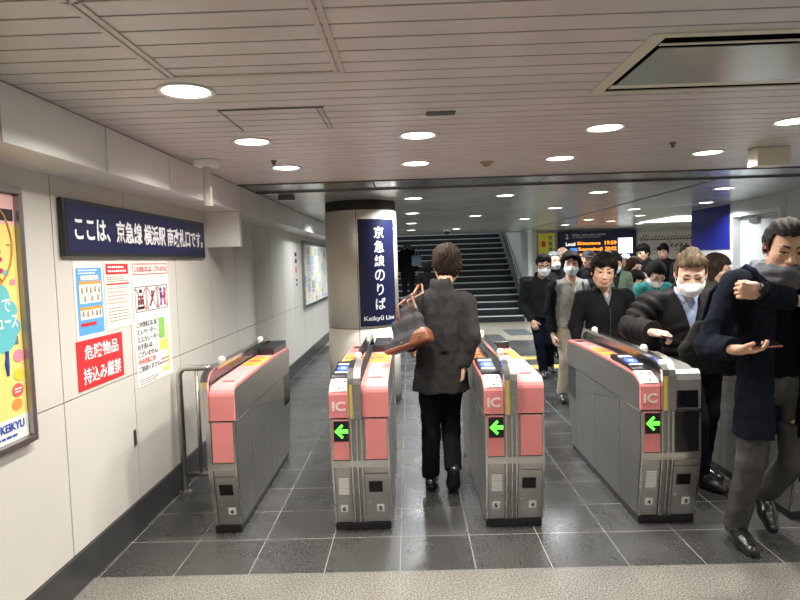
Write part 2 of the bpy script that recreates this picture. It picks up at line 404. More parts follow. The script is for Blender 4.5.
o = thing('air_grille', 'large cream framed ceiling air unit with dark slots at the upper right', 'vent', (1.44, 2.24, CEIL), world=True)
bm = bmesh.new()
box(bm, VX0, VX0+.05, VY0, VY1, CEIL-.006, CEIL+.01); box(bm, VX1-.05, VX1, VY0, VY1, CEIL-.006, CEIL+.01)
box(bm, VX0+.05, VX1-.05, VY0, VY0+.03, CEIL-.006, CEIL+.01); box(bm, VX0+.05, VX1-.05, VY1-.018, VY1, CEIL-.006, CEIL+.01)
obj('frame', bm, CREAM, o)
obj('duct', B(VX0+.05, VX1-.05, VY0+.03, VY1-.018, CEIL-.001, CEIL+.01), mat('duct_black', (.003, .003, .003), .9, spec=0), o)
obj('centre_panel', B(VX0+.075, VX1-.06, VY0+.135, VY1-.10, CEIL-.004, CEIL-.0012), mat('vent_panel', (.50, .50, .46), .2, .35), o)
obj('louvre', B(VX0+.06, VX1-.05, VY0+.092, VY0+.108, CEIL-.004, CEIL-.0012), CREAM, o)
obj('louvre', B(VX0+.06, VX1-.05, VY1-.10, VY1-.055, CEIL-.004, CEIL-.0012), CREAM, o)
o = thing('security_antenna', 'white ceiling post with a square base hanging beside the soffit', 'camera', (-1.27, 3.85, CEIL), world=True)
obj('mount', B(-1.335, -1.205, 3.79, 3.91, CEIL-.045, CEIL-.002, bev=.008), WHITEP, o)
obj('post', lathe(bmesh.new(), [(.024, 1.99), (.026, 1.995), (.026, 2.235)], (-1.27, 3.85, 0), 20), CREAM, o, smooth=True)
tag(obj('speaker_box', B(2.31, 2.53, 4.03, 4.15, 2.155, CEIL-.001, bev=.012), CREAM), 'cream box hanging from the ceiling at the upper right', 'speaker')
tag(obj('sensor_box', B(-1.25, -1.10, 5.86, 5.96, 2.225, CEIL-.001, bev=.006), DSTEEL), 'small grey box under the ceiling above the left passage', 'sensor')
tag(obj('vent_grille', B(.10, .235, 2.80, 2.87, CEIL-.004, CEIL+.001), mat('grille_dark', (.05, .06, .06), .5)), 'small dark rectangular grille in the ceiling near the middle', 'vent')
for (x, y, lb) in ((.573, 4.3, 'round brown smoke detector in the middle of the slatted ceiling'), (1.65, 3.78, 'tiny dark sprinkler head in the right part of the slatted ceiling'), (-.86, 3.95, 'tiny dark sprinkler head between the two left rear downlights')):
    r = .05 if 'smoke' in lb else .02
    tag(obj('smoke_detector' if r > .03 else 'sprinkler', lathe(bmesh.new(), [(r, 0), (r, -.008), (r*.6, -.014), (r*.55, -.028), (r*.3, -.032)], (x, y, CEIL), 20), mat('detector_tan', (.30, .25, .17), .5) if r > .03 else DSTEEL, smooth=False), lb, 'detector' if r > .03 else 'sprinkler')
o = thing('security_camera', 'small white dome camera under the far ceiling before the stairs', 'camera', (.9, 13.9, CEIL), world=True)
obj('mount', lathe(bmesh.new(), [(.08, 0), (.08, -.03)], (.9, 13.9, CEIL), 20), WHITEP, o)
obj('dome', lathe(bmesh.new(), [(.06, -.03), (.055, -.07), (.03, -.1), (.005, -.105)], (.9, 13.9, CEIL), 20), BLACKG, o, smooth=True)

# ================================================================ pillar with curved sign
PX, PY, PR = -.54, 6.96, .41
t = thing('pillar', 'thick round cream panelled column with a steel collar at the ceiling', 'pillar', (PX, PY, 0), world=True)
PILM = mat('pillar_cream', (.80, .745, .64), .32, noise=.02)
obj('lower_cladding', lathe(bmesh.new(), [(PR, .1), (PR, .866)], (PX, PY, 0), 96), PILM, t, smooth=True)
obj('upper_cladding', lathe(bmesh.new(), [(PR, .874), (PR, 2.172)], (PX, PY, 0), 96), PILM, t, smooth=True)
obj('core', lathe(bmesh.new(), [(PR-.008, 0), (PR-.008, CEIL)], (PX, PY, 0), 96), WALLJ, t, smooth=True)
obj('collar', lathe(bmesh.new(), [(PR-.012, 2.172), (PR-.012, CEIL-.001)], (PX, PY, 0), 96), mat('collar_steel', (.42, .41, .39), .36, .6), t, smooth=True)
obj('base_ring', lathe(bmesh.new(), [(PR+.004, 0), (PR+.004, .1)], (PX, PY, 0), 96), BASEB, t, smooth=True)
bm = bmesh.new()
for a in (-93, -4+180, 86): 
    a = math.radians(a); c, s_ = math.cos(a), math.sin(a)
    tube(bm, [(PX+c*(PR-.001), PY+s_*(PR-.001), .1), (PX+c*(PR-.001), PY+s_*(PR-.001), 2.17)], .0035, 6)
obj('seam', bm, WALLJ, t)
def bend(bm, off, a0):
    """x = arc length from angle a0 (degrees from the front, to the right), y = z"""
    for e in range(60):
        x = -.7+e*.025
        g = bm.verts[:]+bm.edges[:]+bm.faces[:]
        bmesh.ops.bisect_plane(bm, geom=g, plane_co=(x, 0, 0), plane_no=(1, 0, 0))
    for v in bm.verts:
        a = math.radians(a0) + v.co.x/PR; r = PR+off+v.co.z
        v.co = Vector((PX+r*math.sin(a), PY-r*math.cos(a), v.co.y))
    return bm
s = thing('pillar_sign', 'tall narrow navy sign with white vertical lettering wrapped around the round pillar', 'sign', (PX+.2, PY-PR, 1.5), world=True)
I4 = Matrix()
obj('sign_sheet', bend(quad_on(bmesh.new(), I4, 0, .47, .895, 2.07, .004), .001, -1), NAVY, s)
for i, ch in enumerate('京急線のりば'):
    M = Matrix.Translation((.235, 1.925-i*.157, 0)); obj('character', bend(text_bm(ch, M, w=.125 if ch != 'り' else .085, h=.130, bold=.018), .0055, -1), TXTW, s)
obj('lettering', bend(text_bm('Keikyū Line', Matrix.Translation((.235, .975, 0)), w=.39, h=.065, bold=.018), .0055, -1), TXTW, s)

# ================================================================ left wall signs and posters
s = thing('direction_sign', 'long navy sign with white lettering in a black frame on the left wall', 'sign', (-1.66, 3.98, 1.82), world=True)
obj('frame', B(-1.6995, -1.668, 2.905, 4.925, 1.672, 1.962, bev=.010), mat('sign_frame_black', (.02, .02, .022), .3), s)
obj('sign_face', B(-1.670, -1.6665, 2.93, 4.90, 1.695, 1.940), NAVY, s)
text('lettering', 'ここは、京急線 横浜駅 南改札口です。', M_left(-1.6662, 3.925, 1.817), TXTW, s, w=1.86, h=.132, bold=.02)

WX = -1.698
def sheet(name, label, cat, y0, y1, z0, z1, m, th=.003, group=None):
    t = thing(name, label, cat, (WX, (y0+y1)/2, (z0+z1)/2), world=True, group=group)
    obj('sheet', B(-1.6995, -1.6995+th, y0, y1, z0, z1), m, t); return t
XO = -1.696
def rects(name, lst, m, parent, x=XO, th=.001):
    bm = bmesh.new()
    for y0, y1, z0, z1 in lst: box(bm, x, x+th, y0, y1, z0, z1)
    return obj(name, bm, m, parent)
def lines(name, y0, y1, z0, z1, n, m, parent, fill=.45, seed=1, x=XO, word=.02):
    rnd = random.Random(seed); L = []
    dz = (z1-z0)/n
    for i in range(n):
        z = z1-dz*(i+.5); y = y0; end = y0+(y1-y0)*rnd.uniform(.75, 1)
        while y < end:
            w_ = word*rnd.uniform(.5, 1.5); L.append((y, min(y+w_, y1), z-dz*fill/2, z+dz*fill/2)); y += w_+word*.25
    return rects(name, L, m, parent, x=x)
SKYB = mat('poster_blue', (.10, .36, .72), .5); ORNG = mat('poster_orange', (.85, .33, .05), .5); PALE = mat('poster_pale', (.80, .77, .66), .5)
# blue rules poster
t = sheet('rules_poster', 'white and blue rules poster with small cartoon figures above the red warning sign', 'poster', 3.01, 3.30, 1.240, 1.648, WHITE)
rects('blue_field', [(3.03, 3.285, 1.265, 1.615)], SKYB, t)
XO2 = XO+.0015
rects('pale_panel', [(3.05, 3.265, 1.43, 1.545), (3.05, 3.265, 1.345, 1.405), (3.07, 3.245, 1.552, 1.575)], PALE, t, x=XO2)
rects('orange_bar', [(3.05, 3.265, 1.53, 1.545)], ORNG, t, x=XO2+.0015); rects('orange_bar', [(3.05, 3.265, 1.395, 1.41)], ORNG, t, x=XO2+.0015)
rects('red_bar', [(3.05, 3.20, 1.31, 1.328)], RED, t, x=XO2)
lines('small_print', 3.05, 3.265, 1.58, 1.61, 2, TXTW, t, x=XO2)
bm = bmesh.new()
for i, (yy, zz) in enumerate(((3.075, 1.495), (3.12, 1.50), (3.16, 1.495), (3.205, 1.50), (3.245, 1.495), (3.10, 1.452), (3.17, 1.452), (3.23, 1.455), (3.075, 1.375), (3.12, 1.372), (3.165, 1.376), (3.21, 1.372), (3.245, 1.375))):
    disc_on(bm, M_left(XO2+.0015, yy, zz), 0, .010, .007, .007, .001, 12); quad_on(bm, M_left(XO2+.0015, yy, zz), -.008, .008, -.014, .004, .001)
obj('figure', bm, mat('figure_brown', (.35, .22, .18), .6), t)
# notice
t = sheet('notice', 'white notice with a red heading between the blue poster and the crossed pictograms', 'notice', 3.315, 3.63, 1.265, 1.652, PALE)
rects('red_heading', [(3.335, 3.60, 1.575, 1.635)], RED, t)
lines('heading_print', 3.355, 3.58, 1.582, 1.628, 2, TXTW, t, x=XO2, word=.03)
lines('small_print', 3.34, 3.60, 1.53, 1.565, 3, TXTK, t, fill=.25)
rects('red_rule', [(3.335, 3.605, 1.515, 1.524)], RED, t)
lines('pink_table', 3.34, 3.60, 1.40, 1.505, 5, mat('poster_salmon', (.75, .35, .28), .6), t, fill=.3)
lines('lower_print', 3.34, 3.60, 1.30, 1.39, 5, TXTK, t, fill=.18, seed=4)
# red warning
t = sheet('warning_sign', 'red rectangular warning sign with two lines of white characters', 'sign', 2.995, 3.48, .982, 1.238, RED)
text('lettering', '危険物品', M_left(XO, 3.245, 1.172), TXTW, t, w=.36, h=.078, bold=.010)
text('lettering', '持込み厳禁', M_left(XO, 3.245, 1.05), TXTW, t, w=.40, h=.085, bold=.010)
# pictogram notice
t = sheet('pictogram_notice', 'tall white notice with red crossed pictograms and large print near the railing', 'notice', 3.645, 4.20, .862, 1.65, WHITE)
bm = bmesh.new()
def outline(bm, y0, y1, z0, z1, w_=.004, x=XO):
    for r in ((y0, y1, z1-w_, z1), (y0, y1, z0, z0+w_), (y0, y0+w_, z0, z1), (y1-w_, y1, z0, z1)): box(bm, x, x+.001, *r)
outline(bm, 3.665, 4.185, 1.565, 1.635, .005); obj('heading_frame', bm, TXTR, t)
text('heading', 'この改札口には、ございません', M_left(XO, 3.925, 1.60), TXTR, t, w=.48, h=.038, bold=.004)
bm = bmesh.new()
for i in range(3): outline(bm, 3.675+i*.168, 3.83+i*.168, 1.33, 1.49, .004)
obj('pictogram_frame', bm, TXTK, t)
bm = bmesh.new()
for i, yy in enumerate((3.7525, 3.9205, 4.0885)):
    if i == 0:
        for q in (-.03, 0, .03): disc_on(bm, M_left(XO, yy+q, 1.425), 0, 0, .010, .010, .001, 12); quad_on(bm, M_left(XO, yy+q, 1.425), -.011, .011, -.05, -.014, .001)
        quad_on(bm, M_left(XO, yy, 1.35), -.045, .045, -.004, .015, .001); quad_on(bm, M_left(XO, yy, 1.46), -.02, .02, -.01, .012, .001)
    elif i == 1:
        Mq = M_left(XO, yy, 1.41) @ Matrix.Rotation(math.radians(52), 4, 'Z'); quad_on(bm, Mq, -.06, .055, -.012, .006, .001)
        disc_on(bm, M_left(XO, yy, 1.45), 0, 0, .012, .012, .001, 12); quad_on(bm, M_left(XO, yy, 1.41), -.009, .009, -.02, .026, .001)
obj('pictogram', bm, TXTK, t)
for m_, q in ((TXTB, -.028), (TXTR, .03)):
    bm = bmesh.new(); Mq = M_left(XO, 4.0885+q, 1.41); disc_on(bm, Mq, 0, .05, .014, .014, .001, 14); quad_on(bm, Mq, -.018, .018, -.01, .032, .001); quad_on(bm, Mq, -.010, .010, -.06, -.012, .001); obj('pictogram_person', bm, m_, t)
bm = bmesh.new()
for i in range(3):
    for sgn in (-1, 1): quad_on(bm, M_left(XO+.0012, 3.7525+i*.168, 1.41) @ Matrix.Rotation(sgn*PI/4.1, 4, 'Z'), -.10, .10, -.003, .003, .001)
obj('cross', bm, TXTR, t)
for i, (ln, m_) in enumerate((('この改札口には', TXTK), ('エレベーター、', TXTK), ('エスカレーター、', TXTK), ('お手洗いは', TXTK), ('ございません。', TXTK), ('中央改札口を', TXTR), ('ご利用ください。', TXTK))):
    obj('printed_line', text_bm(ln, M_left(XO, 3.675, 1.252-i*.047), w=.043*len(ln)*.97, h=.036, bold=.004, align='LEFT'), m_, t)
rects('green_area', [(4.00, 4.09, 1.13, 1.27)], mat('map_green', (.25, .55, .12), .6), t)
rects('yellow_area', [(4.00, 4.12, 1.05, 1.12), (4.12, 4.145, .93, 1.22), (4.03, 4.14, .90, .93)], mat('map_yellow', (.85, .78, .15), .6), t)
lines('map_print', 4.01, 4.17, .95, 1.0, 2, TXTR, t, fill=.3); lines('fine_print', 3.68, 3.95, .87, .91, 3, TXTK, t, fill=.2, word=.05)

# big framed campaign poster
t = thing('framed_poster', 'large yellow advertising poster in a grey metal frame at the left edge', 'poster', (-1.68, 2.15, 1.4), world=True)
bm = bmesh.new(); Y0, Y1, Z0, Z1 = 1.70, 2.60, .86, 1.965
for a in ((Y0, Y1, Z1-.028, Z1), (Y0, Y1, Z0, Z0+.028), (Y0, Y0+.028, Z0+.028, Z1-.028), (Y1-.028, Y1, Z0+.028, Z1-.028)): box(bm, -1.699, -1.665, *a, bev=.005)
obj('frame', bm, FRAMEM, t)
xp = -1.69
obj('sheet', B(-1.699, xp, Y0+.03, Y1-.03, Z0+.03, Z1-.03), mat('poster_yellow', (.88, .70, .22), .5), t)
rects('white_band', [(Y0+.03, Y1-.03, Z0+.03, Z0+.13)], WHITE, t, x=xp)
rects('pink_band', [(Y0+.03, Y1-.03, Z1-.16, Z1-.03)], mat('poster_pink', (.85, .50, .48), .6), t, x=xp)
bm = bmesh.new(); Mq = M_left(xp+.001, 2.445, 1.47)
for i_, (dx, dy, r) in enumerate(((0, 0, .09), (-.12, .02, .11), (.05, .02, .05), (.07, -.05, .045), (.0, -.07, .09), (-.12, -.06, .09), (-.02, .07, .08))): disc_on(bm, Mq, dx, dy-.05, r, r*.9, .0006+.00018*i_)
obj('cloud', bm, mat('poster_teal', (.13, .50, .55), .6), t)
text('cloud_lettering', 'で', M_left(xp+.003, 2.475, 1.465), TXTW, t, w=.05, h=.055, bold=.012)
text('cloud_lettering', 'ニュース', M_left(xp+.003, 2.455, 1.395), TXTW, t, w=.17, h=.055, bold=.012)
bm = bmesh.new()
for a in range(28):
    a0 = math.radians(a*360/28); tube(bm, [(xp+.002, 2.34+.20*math.cos(a0), 1.72+.20*math.sin(a0)), (xp+.002, 2.34+.20*math.cos(a0+.2245), 1.72+.20*math.sin(a0+.2245))], .005, 4)
    if a % 4 == 0: tube(bm, [(xp+.002, 2.34+.17*math.cos(a0), 1.72+.17*math.sin(a0)), (xp+.002, 2.34+.2*math.cos(a0), 1.72+.2*math.sin(a0))], .004, 4)
obj('wheel', bm, mat('poster_ochre', (.60, .30, .05), .6), t)
text('big_lettering', '集', M_left(xp+.003, 2.375, 1.70), mat('poster_crimson', (.55, .02, .1), .5), t, w=.20, h=.21, bold=.008)
rects('black_tag', [(2.30, 2.56, 1.82, 1.87)], TXTK, t, x=xp+.001); rects('grey_tag', [(2.35, 2.54, 1.295, 1.33)], mat('poster_grey', (.15, .16, .18), .6), t, x=xp+.001)
for (yy, zz, rr, m_, tx) in ((2.535, 1.245, .030, 'poster_rose', None), (2.53, 1.165, .029, 'poster_gold', None), (2.515, 1.10, .032, 'poster_red', None), (2.505, 1.04, .028, 'poster_tangerine', None), (2.53, 1.56, .016, 'poster_rose', None), (2.49, 1.60, .016, 'poster_teal', None)):
    c_ = {'poster_rose': (.80, .25, .35), 'poster_gold': (.85, .60, .05), 'poster_red': (.75, .12, .10), 'poster_tangerine': (.85, .30, .06), 'poster_teal': (.13, .50, .55)}[m_]
    obj('badge', disc_on(bmesh.new(), M_left(xp+.001, yy, zz), 0, 0, rr*1.15, rr*.9, .001), mat(m_, c_, .6), t)
    if rr > .03: lines('badge_print', yy-rr*.7, yy+rr*.7, zz-rr*.4, zz+rr*.4, 2, TXTW if m_ != 'poster_gold' else TXTK, t, x=xp+.003, word=.016)
bm = bmesh.new(); tube(bm, [(xp+.003, 2.46, 1.17), (xp+.003, 2.455, 1.22), (xp+.003, 2.46, 1.25), (xp+.003, 2.46, 1.275)], [.004, .010, .007, .009], 8); obj('figure', bm, TXTB, t)
text('logo_lettering', 'KEIKYU', M_left(xp+.002, 2.465, .955), TXTB, t, w=.15, h=.035, bold=.02)
lines('small_print', 2.3, 2.54, .905, .925, 1, TXTB, t, x=xp+.002, word=.03)

# far wall poster case behind the pillar and a small sticker column
t = thing('poster_case', 'framed board of small colourful flyers on the far left wall', 'poster', (-1.68, 10.95, 1.43), world=True)
bm = bmesh.new()
for a in ((9.5, 12.4, 1.93, 1.97), (9.5, 12.4, .90, .94), (9.5, 9.54, .94, 1.93), (12.36, 12.4, .94, 1.93)): box(bm, -1.699, -1.66, *a)
obj('frame', bm, FRAMEM, t); obj('board', B(-1.699, -1.69, 9.54, 12.36, .94, 1.93), WHITE, t)
pc = [(.85, .75, .1), (.75, .25, .25), (.2, .45, .7), (.8, .78, .7), (.3, .55, .3), (.75, .55, .6), (.15, .15, .2), (.8, .8, .3)]
rnd = random.Random(3)
for i in range(7):
    z = 1.90
    while z > 1.02:
        hh = rnd.uniform(.06, .18); c_ = rnd.randrange(8)
        obj('flyer', B(-1.69, -1.687, 9.60+i*.39, 9.60+i*.39+rnd.uniform(.12, .34), max(z-hh, .96), z-.015), mat('flyer_%s' % ['yellow', 'red', 'blue', 'beige', 'green', 'pink', 'black', 'lime'][c_], tuple(v_*.55+.33 for v_ in pc[c_]), .6), t); z -= hh
bm = bmesh.new(); rects_ = [(8.95, 9.1, 1.72, 1.78), (8.95, 9.1, 1.62, 1.68), (8.97, 9.1, 1.35, 1.38), (8.97, 9.1, 1.28, 1.31)]
tag(rects('wall_sticker', rects_, TXTK, None, x=-1.6995, th=.002), 'small printed characters on the wall left of the flyer board', 'sticker')
tag(obj('round_sticker', disc_on(bmesh.new(), M_left(-1.6995, 9.02, 1.52), 0, 0, .06, .05, .002), RED), 'round red sticker on the wall left of the flyer board', 'sticker')
tag(obj('lock_plate', B(-1.6995, -1.694, 3.555, 3.585, .53, .625, bev=.002), DSTEEL), 'small dark vertical lock plate on the lower left wall panel', 'lock')

# ================================================================ railing beside the first gate
t = thing('railing', 'brushed steel pipe railing closing the gap between wall and first gate', 'railing', (-1.45, 4.17, 0), world=True)
bm = bmesh.new(); tube(bm, [(-1.645, 4.17, 0), (-1.645, 4.17, .85), (-1.63, 4.17, .88), (-1.60, 4.17, .895), (-1.232, 4.17, .895)], .022, 14); obj('frame', bm, STEEL2, t, smooth=True)
bm = bmesh.new(); tube(bm, [(-1.52, 4.17, .13), (-1.52, 4.17, .88)], .014, 12); obj('upright', bm, STEEL2, t, smooth=True)
bm = bmesh.new(); tube(bm, [(-1.63, 4.17, .13), (-1.217, 4.17, .13)], .018, 12); obj('lower_bar', bm, STEEL2, t, smooth=True)
obj('foot_flange', lathe(bmesh.new(), [(.045, 0), (.045, .008), (.03, .014)], (-1.645, 4.17, 0), 20), STEEL2, t)

# ================================================================ ticket gates
GREENP = mat('icon_green', (.2, .5, .3), .5); ORNGP = mat('icon_orange', (.8, .35, .15), .5)
def fy(z):      # front surface of a gate, leaning towards the viewer
    return 3.505 if z < .045 else (3.505-(z-.045)*.065/.375 if z < .42 else 3.44)
def topz(y):    # top surface height of the housing
    return .903+.012*math.sin(min(max((y-3.5)/1.5, 0), 1)*PI)
def fbox(bm, x0, x1, z0, z1, t=.004, o=0.0):
    pts = []
    zs = [z0, z1] if not (z0 < .42 < z1) else [z0, .42, z1]
    prof = [(fy(z)-o, z) for z in zs] + [(fy(z)-o-t, z) for z in reversed(zs)]
    return prism(bm, prof, x0, x1)
def M_slope(x, z):
    a = math.atan2(.065, .375) if z < .42 else 0
    return Matrix.Translation((x, fy(z), z)) @ Matrix(((1, 0, 0, 0), (0, -math.sin(a), -math.cos(a), 0), (0, math.cos(a), -math.sin(a), 0), (0, 0, 0, 1)))
def gate(xl, kinds, nums, label, guard_left=False):
    """kinds: 'reader','slot','grey' for left and right halves"""
    W = .345 if len(kinds) == 2 else .172
    xr = xl+W
    g = thing('ticket_gate', label, 'ticket gate', ((xl+xr)/2, 4.2, 0), world=True, group=None)
    obj('plinth', B(xl+.004, xr-.008, 3.50, 4.925, 0, .046, bev=.006), BLACK, g)
    prof = [(3.509, .046), (3.444, .42), (3.444, .692), (5.045, .692), (5.03, .42), (4.93, .046)]
    obj('lower_body', prism(bmesh.new(), prof, xl+.006, xr-.006), STEEL, g)
    # side panels with real gaps
    for sx, x0, x1 in ((-1, xl-.0, xl+.006), (1, xr-.006, xr)):
        if guard_left and sx < 0: pass
        bm = bmesh.new()
        prism(bm, [(3.515, .05), (3.455, .42), (3.455, .686), (3.785, .686), (3.785, .05)], x0, x1); obj('side_panel', bm, STEEL, g)
        prism(bm := bmesh.new(), [(3.791, .05), (3.791, .686), (4.30, .60), (4.30, .05)], x0, x1); obj('side_panel', bm, STEEL, g)
        prism(bm := bmesh.new(), [(4.306, .05), (4.306, .60), (4.795, .515), (4.795, .05)], x0, x1); obj('side_panel', bm, STEEL, g)
        prism(bm := bmesh.new(), [(3.791, .686), (4.30, .606), (4.795, .521), (4.795, .692), (3.791, .692)], x0, x1); obj('side_panel', bm, STEEL, g)
        prism(bm := bmesh.new(), [(4.80, .05), (4.92, .05), (5.02, .42), (5.02, .44), (4.80, .44)], x0, x1); obj('side_panel', bm, STEEL, g)
        prism(bm := bmesh.new(), [(4.803, .445), (5.03, .445), (5.035, .688), (4.803, .688)], x0+.002, x1-.002); obj('side_window', bm, BLACKG, g)
        q = x0 if sx < 0 else x1
        obj('latch', B(q-.004, q+.004, 3.80, 3.815, .61, .66), STEEL2, g); obj('latch', B(q-.004, q+.004, 3.80, 3.815, .40, .45), STEEL2, g)
    # upper housing core
    tp = [(y, topz(y)-.018) for y in np.linspace(3.50, 4.98, 9)]
    prof = [(3.452, .697), (3.452, .83), (3.47, .865)] + tp + [(5.035, .88), (5.05, .84), (5.045, .697)]
    obj('upper_housing', prism(bmesh.new(), prof, xl+.001, xr-.001), STEEL, g)
    # halves
    if len(kinds) == 2: halves = [(kinds[0], xl, xl+.112, nums[0]), (kinds[1], xl+.190, xr, nums[1])]
    else: halves = [(kinds[0], xl+.03, xr, nums[0])]
    for kd, x0, x1, num in halves:
        arc = [(3.437, .700), (3.437, .846), (3.441, .862), (3.452, .880), (3.470, .894), (3.50, topz(3.5))]
        top_ = [(y, topz(y)) for y in np.linspace(3.56, 5.0, 9)] + [(5.04, .896), (5.058, .875), (5.06, .80)]
        outer = arc+top_
        if kd == 'reader': outer = [(3.437, .700), (3.437, .836), (3.443, .852), (3.470, .872), (3.52, .892), (3.57, topz(3.57)-.001)]+top_[1:]
        if kd == 'grey':
            outer = [(3.437, .700), (3.437, .87), (3.445, .905), (3.47, .925), (3.52, .93)] + [(3.85, .935), (3.90, .915)]+[(y, topz(y)) for y in np.linspace(4.0, 5.0, 6)]+[(5.05, .89), (5.06, .80)]
        inner = [(min(max(y, 3.455), 5.045), z-.018 if z > .85 else z) for y, z in outer]
        inner[0] = (3.455, .70)
        xa, xb = (x0, x1) if len(kinds) == 1 else ((x0, x1+.0) if x0 == xl else (x0, x1))
        cov = obj('cover', prism(bmesh.new(), outer+inner[::-1], xa, xb), PINK if kd != 'grey' else mat('lid_grey', (.30, .30, .29), .45, .5), g)
        # top between cover and guard
        cx = (x0+x1)/2
        if kd in ('reader', 'slot'):
            obj('front_panel', fbox(bmesh.new(), x0+.016 if len(kinds) == 2 else x0+.005, x1-(.002 if x1 < xr else .014), .452, .686, .006), PINK, g)
        if kd == 'reader':
            text('lettering', 'IC', M_front(cx, 3.4365, .768), mat('pale_grey_print', (.82, .66, .64), .5), g, w=.078, h=.056, bold=.03)
            # sticker on the bend
            sl_ = [(3.4425, .8545), (3.470, .8735), (3.52, .8935), (3.568, .9035)]
            bm = bmesh.new(); prism(bm, [(y-.001, z-.001) for y, z in sl_]+[(y-.0015, z+.003) for y, z in reversed(sl_)], x0+.018, x1-.008); obj('sticker', bm, mat('label_white', (.58, .60, .60), .6), g)
            for i in range(3):
                for j in range(3):
                    yj = 3.462+j*.030; zj = np.interp(yj, [p_[0] for p_ in sl_], [p_[1] for p_ in sl_])
                    M_ = Matrix.Translation((x0+.034+i*.026, yj, zj+.0032)) @ Matrix.Rotation(math.radians(24), 4, 'X')
                    if (i+j) % 4 != 3: obj('sticker_icon', quad_on(bmesh.new(), M_, -.008, .008, -.009, .007, .001), [SKYB, GREENP, TXTK, ORNGP][(i*2+j) % 4], g)
            # reader
            bm = bmesh.new(); prism(bm, [(3.575, .89), (3.575, .912), (3.60, .922), (3.92, .952), (3.965, .942), (3.97, .89)], x0+.004, x1+.003)
            rd = obj('card_reader', bm, BLACK, g)
            a = math.atan2(.03, .32); Mr = Matrix.Translation((cx, 3.76, .9370)) @ Matrix(((1, 0, 0, 0), (0, math.cos(a), -math.sin(a), 0), (0, math.sin(a), math.cos(a), 0), (0, 0, 0, 1)))
            obj('reader_light', disc_on(bmesh.new(), Mr, 0, -.02, .038, .062, .003), BLUEL, rd)
            obj('touch_mark', disc_on(bmesh.new(), Mr @ Matrix.Translation((0, 0, .0025)), 0, -.02, .014, .02, .002), mat('pale_blue_lit', (.5, .6, 1), .5, emit=.8), rd)
            obj('reader_bar', quad_on(bmesh.new(), Mr, -.042, .042, -.118, -.098, .003), WHITEP, rd); obj('reader_bar', quad_on(bmesh.new(), Mr, -.040, .040, .07, .10, .003), WHITEP, rd)
            # arrow display
            ds = obj('arrow_display', fbox(bmesh.new(), x0+.022, x0+.108, .562, .682, .010), BLACKG, g)
            bm = bmesh.new(); zc = .622; cxx = x0+.065; yf = 3.4295
            vs = [(-.032, 0), (.004, .036), (.012, .026), (-.004, .010), (.034, .010), (.034, -.010), (-.004, -.010), (.012, -.026), (.004, -.036)]
            prism(bm, [(cxx+a_*1.2, zc+b_*1.2) for a_, b_ in vs], yf-.002, yf+.0005, axis='y'); obj('arrow', bm, GREEN, ds)
        if kd == 'slot':
            obj('ticket_slot', B(cx-.032, cx+.036, 3.575, 3.592, .898, topz(3.58)+.003), BLACK, g)
            obj('slot_plate', B(cx-.038, cx+.042, 3.568, 3.60, .898, topz(3.58)+.001), mat('slot_coral', (.6, .17, .16), .4), g)
        if kd == 'grey':
            obj('front_panel', fbox(bmesh.new(), x0+.012, x1-.014, .452, .686, .006), BLACKG, g)
            obj('screen', B(x0+.018, x1-.020, 3.428, 3.437, .71, .81), BLACKG, g)
        # yellow stickers on the top
        bm = bmesh.new()
        yy = (4.08, 4.24, 4.27, 4.43)
        box(bm, x0+.008, x1-.010, yy[0], yy[1], topz(4.2)-.004, topz(4.2)+.002); box(bm, x0+.008, x1-.010, yy[2], yy[3], topz(4.35)-.004, topz(4.35)+.002)
        st = obj('warning_sticker', bm, YELLOW, g)
        bm = bmesh.new(); rn = random.Random(5)
        for r_ in range(6):
            for q_ in range(4):
                box(bm, x0+.016+q_*.022, x0+.016+q_*.022+.017, yy[0]+.015+r_*.058, yy[0]+.040+r_*.058, topz(4.3)-.001, topz(4.3)+.0032)
        obj('sticker_print', bm, TXTR, st)
        # rear
        if kd == 'slot' or len(kinds) == 1:
            obj('rear_unit', B(x0+.006, x1-.012, 4.55, 5.02, .90, .965, bev=.01), BLACK, g)
        else:
            obj('rear_slot', B(x0+.02, x1-.02, 4.80, 4.92, .895, topz(4.85)+.002), DSTEEL, g)
            obj('rear_slot', B(x0+.02, x1-.02, 4.60, 4.70, .895, topz(4.65)+.002), mat('slot_coral', (.6, .17, .16), .4), g)
        # lower front
        if kd == 'reader':
            obj('lower_door', fbox(bmesh.new(), x0+.018, x1-.002, .052, .405, .005), STEEL2, g)
            bm = bmesh.new()
            for i in range(8): fbox(bm, x0+.036, x0+.096, .232+i*.0135, .240+i*.0135, .005, .004)
            obj('louvre', bm, WHITEP, g)
        else:
            obj('lower_door', fbox(bmesh.new(), x0+.004, x1-.014, .052, .36, .005), STEEL2, g)
            obj('lower_door', fbox(bmesh.new(), x0+.004, x1-.014, .366, .41, .005), STEEL2, g)
            obj('dark_window', fbox(bmesh.new(), x0+.024, x0+.105, .245, .312, .006, .003), BLACKG, g)
        nx = x0+.062 if kd == 'reader' else x0+.088
        nx = min(nx, x1-.04)
        obj('number_plate', fbox(bmesh.new(), nx-.022, nx+.022, .118, .162, .003, .004), WHITE, g)
        M = M_slope(nx, .14) @ Matrix.Translation((0, 0, .0085))
        text('number', num, M, TXTK, g, w=.02, h=.026, bold=.04)
        if kd != 'reader':
            M = M_slope(x0+.026, .178) @ Matrix.Translation((0, 0, .004))
            obj('lock', disc_on(bmesh.new(), M, 0, 0, .008, .008, .006, 14), CHROME, g)
    # bright metal strips on the front
    bm = bmesh.new()
    for a, b in (((xl+.001, xl+.015), (xl+.118, xl+.128), (xl+.152, xl+.160), (xl+.178, xl+.188), (xr-.013, xr-.001)) if len(kinds) == 2 else ((xl+.001, xl+.028), (xr-.013, xr-.001))): fbox(bm, a, b, .05, .69, .008)
    obj('edge_strip', bm, CHROME, g)
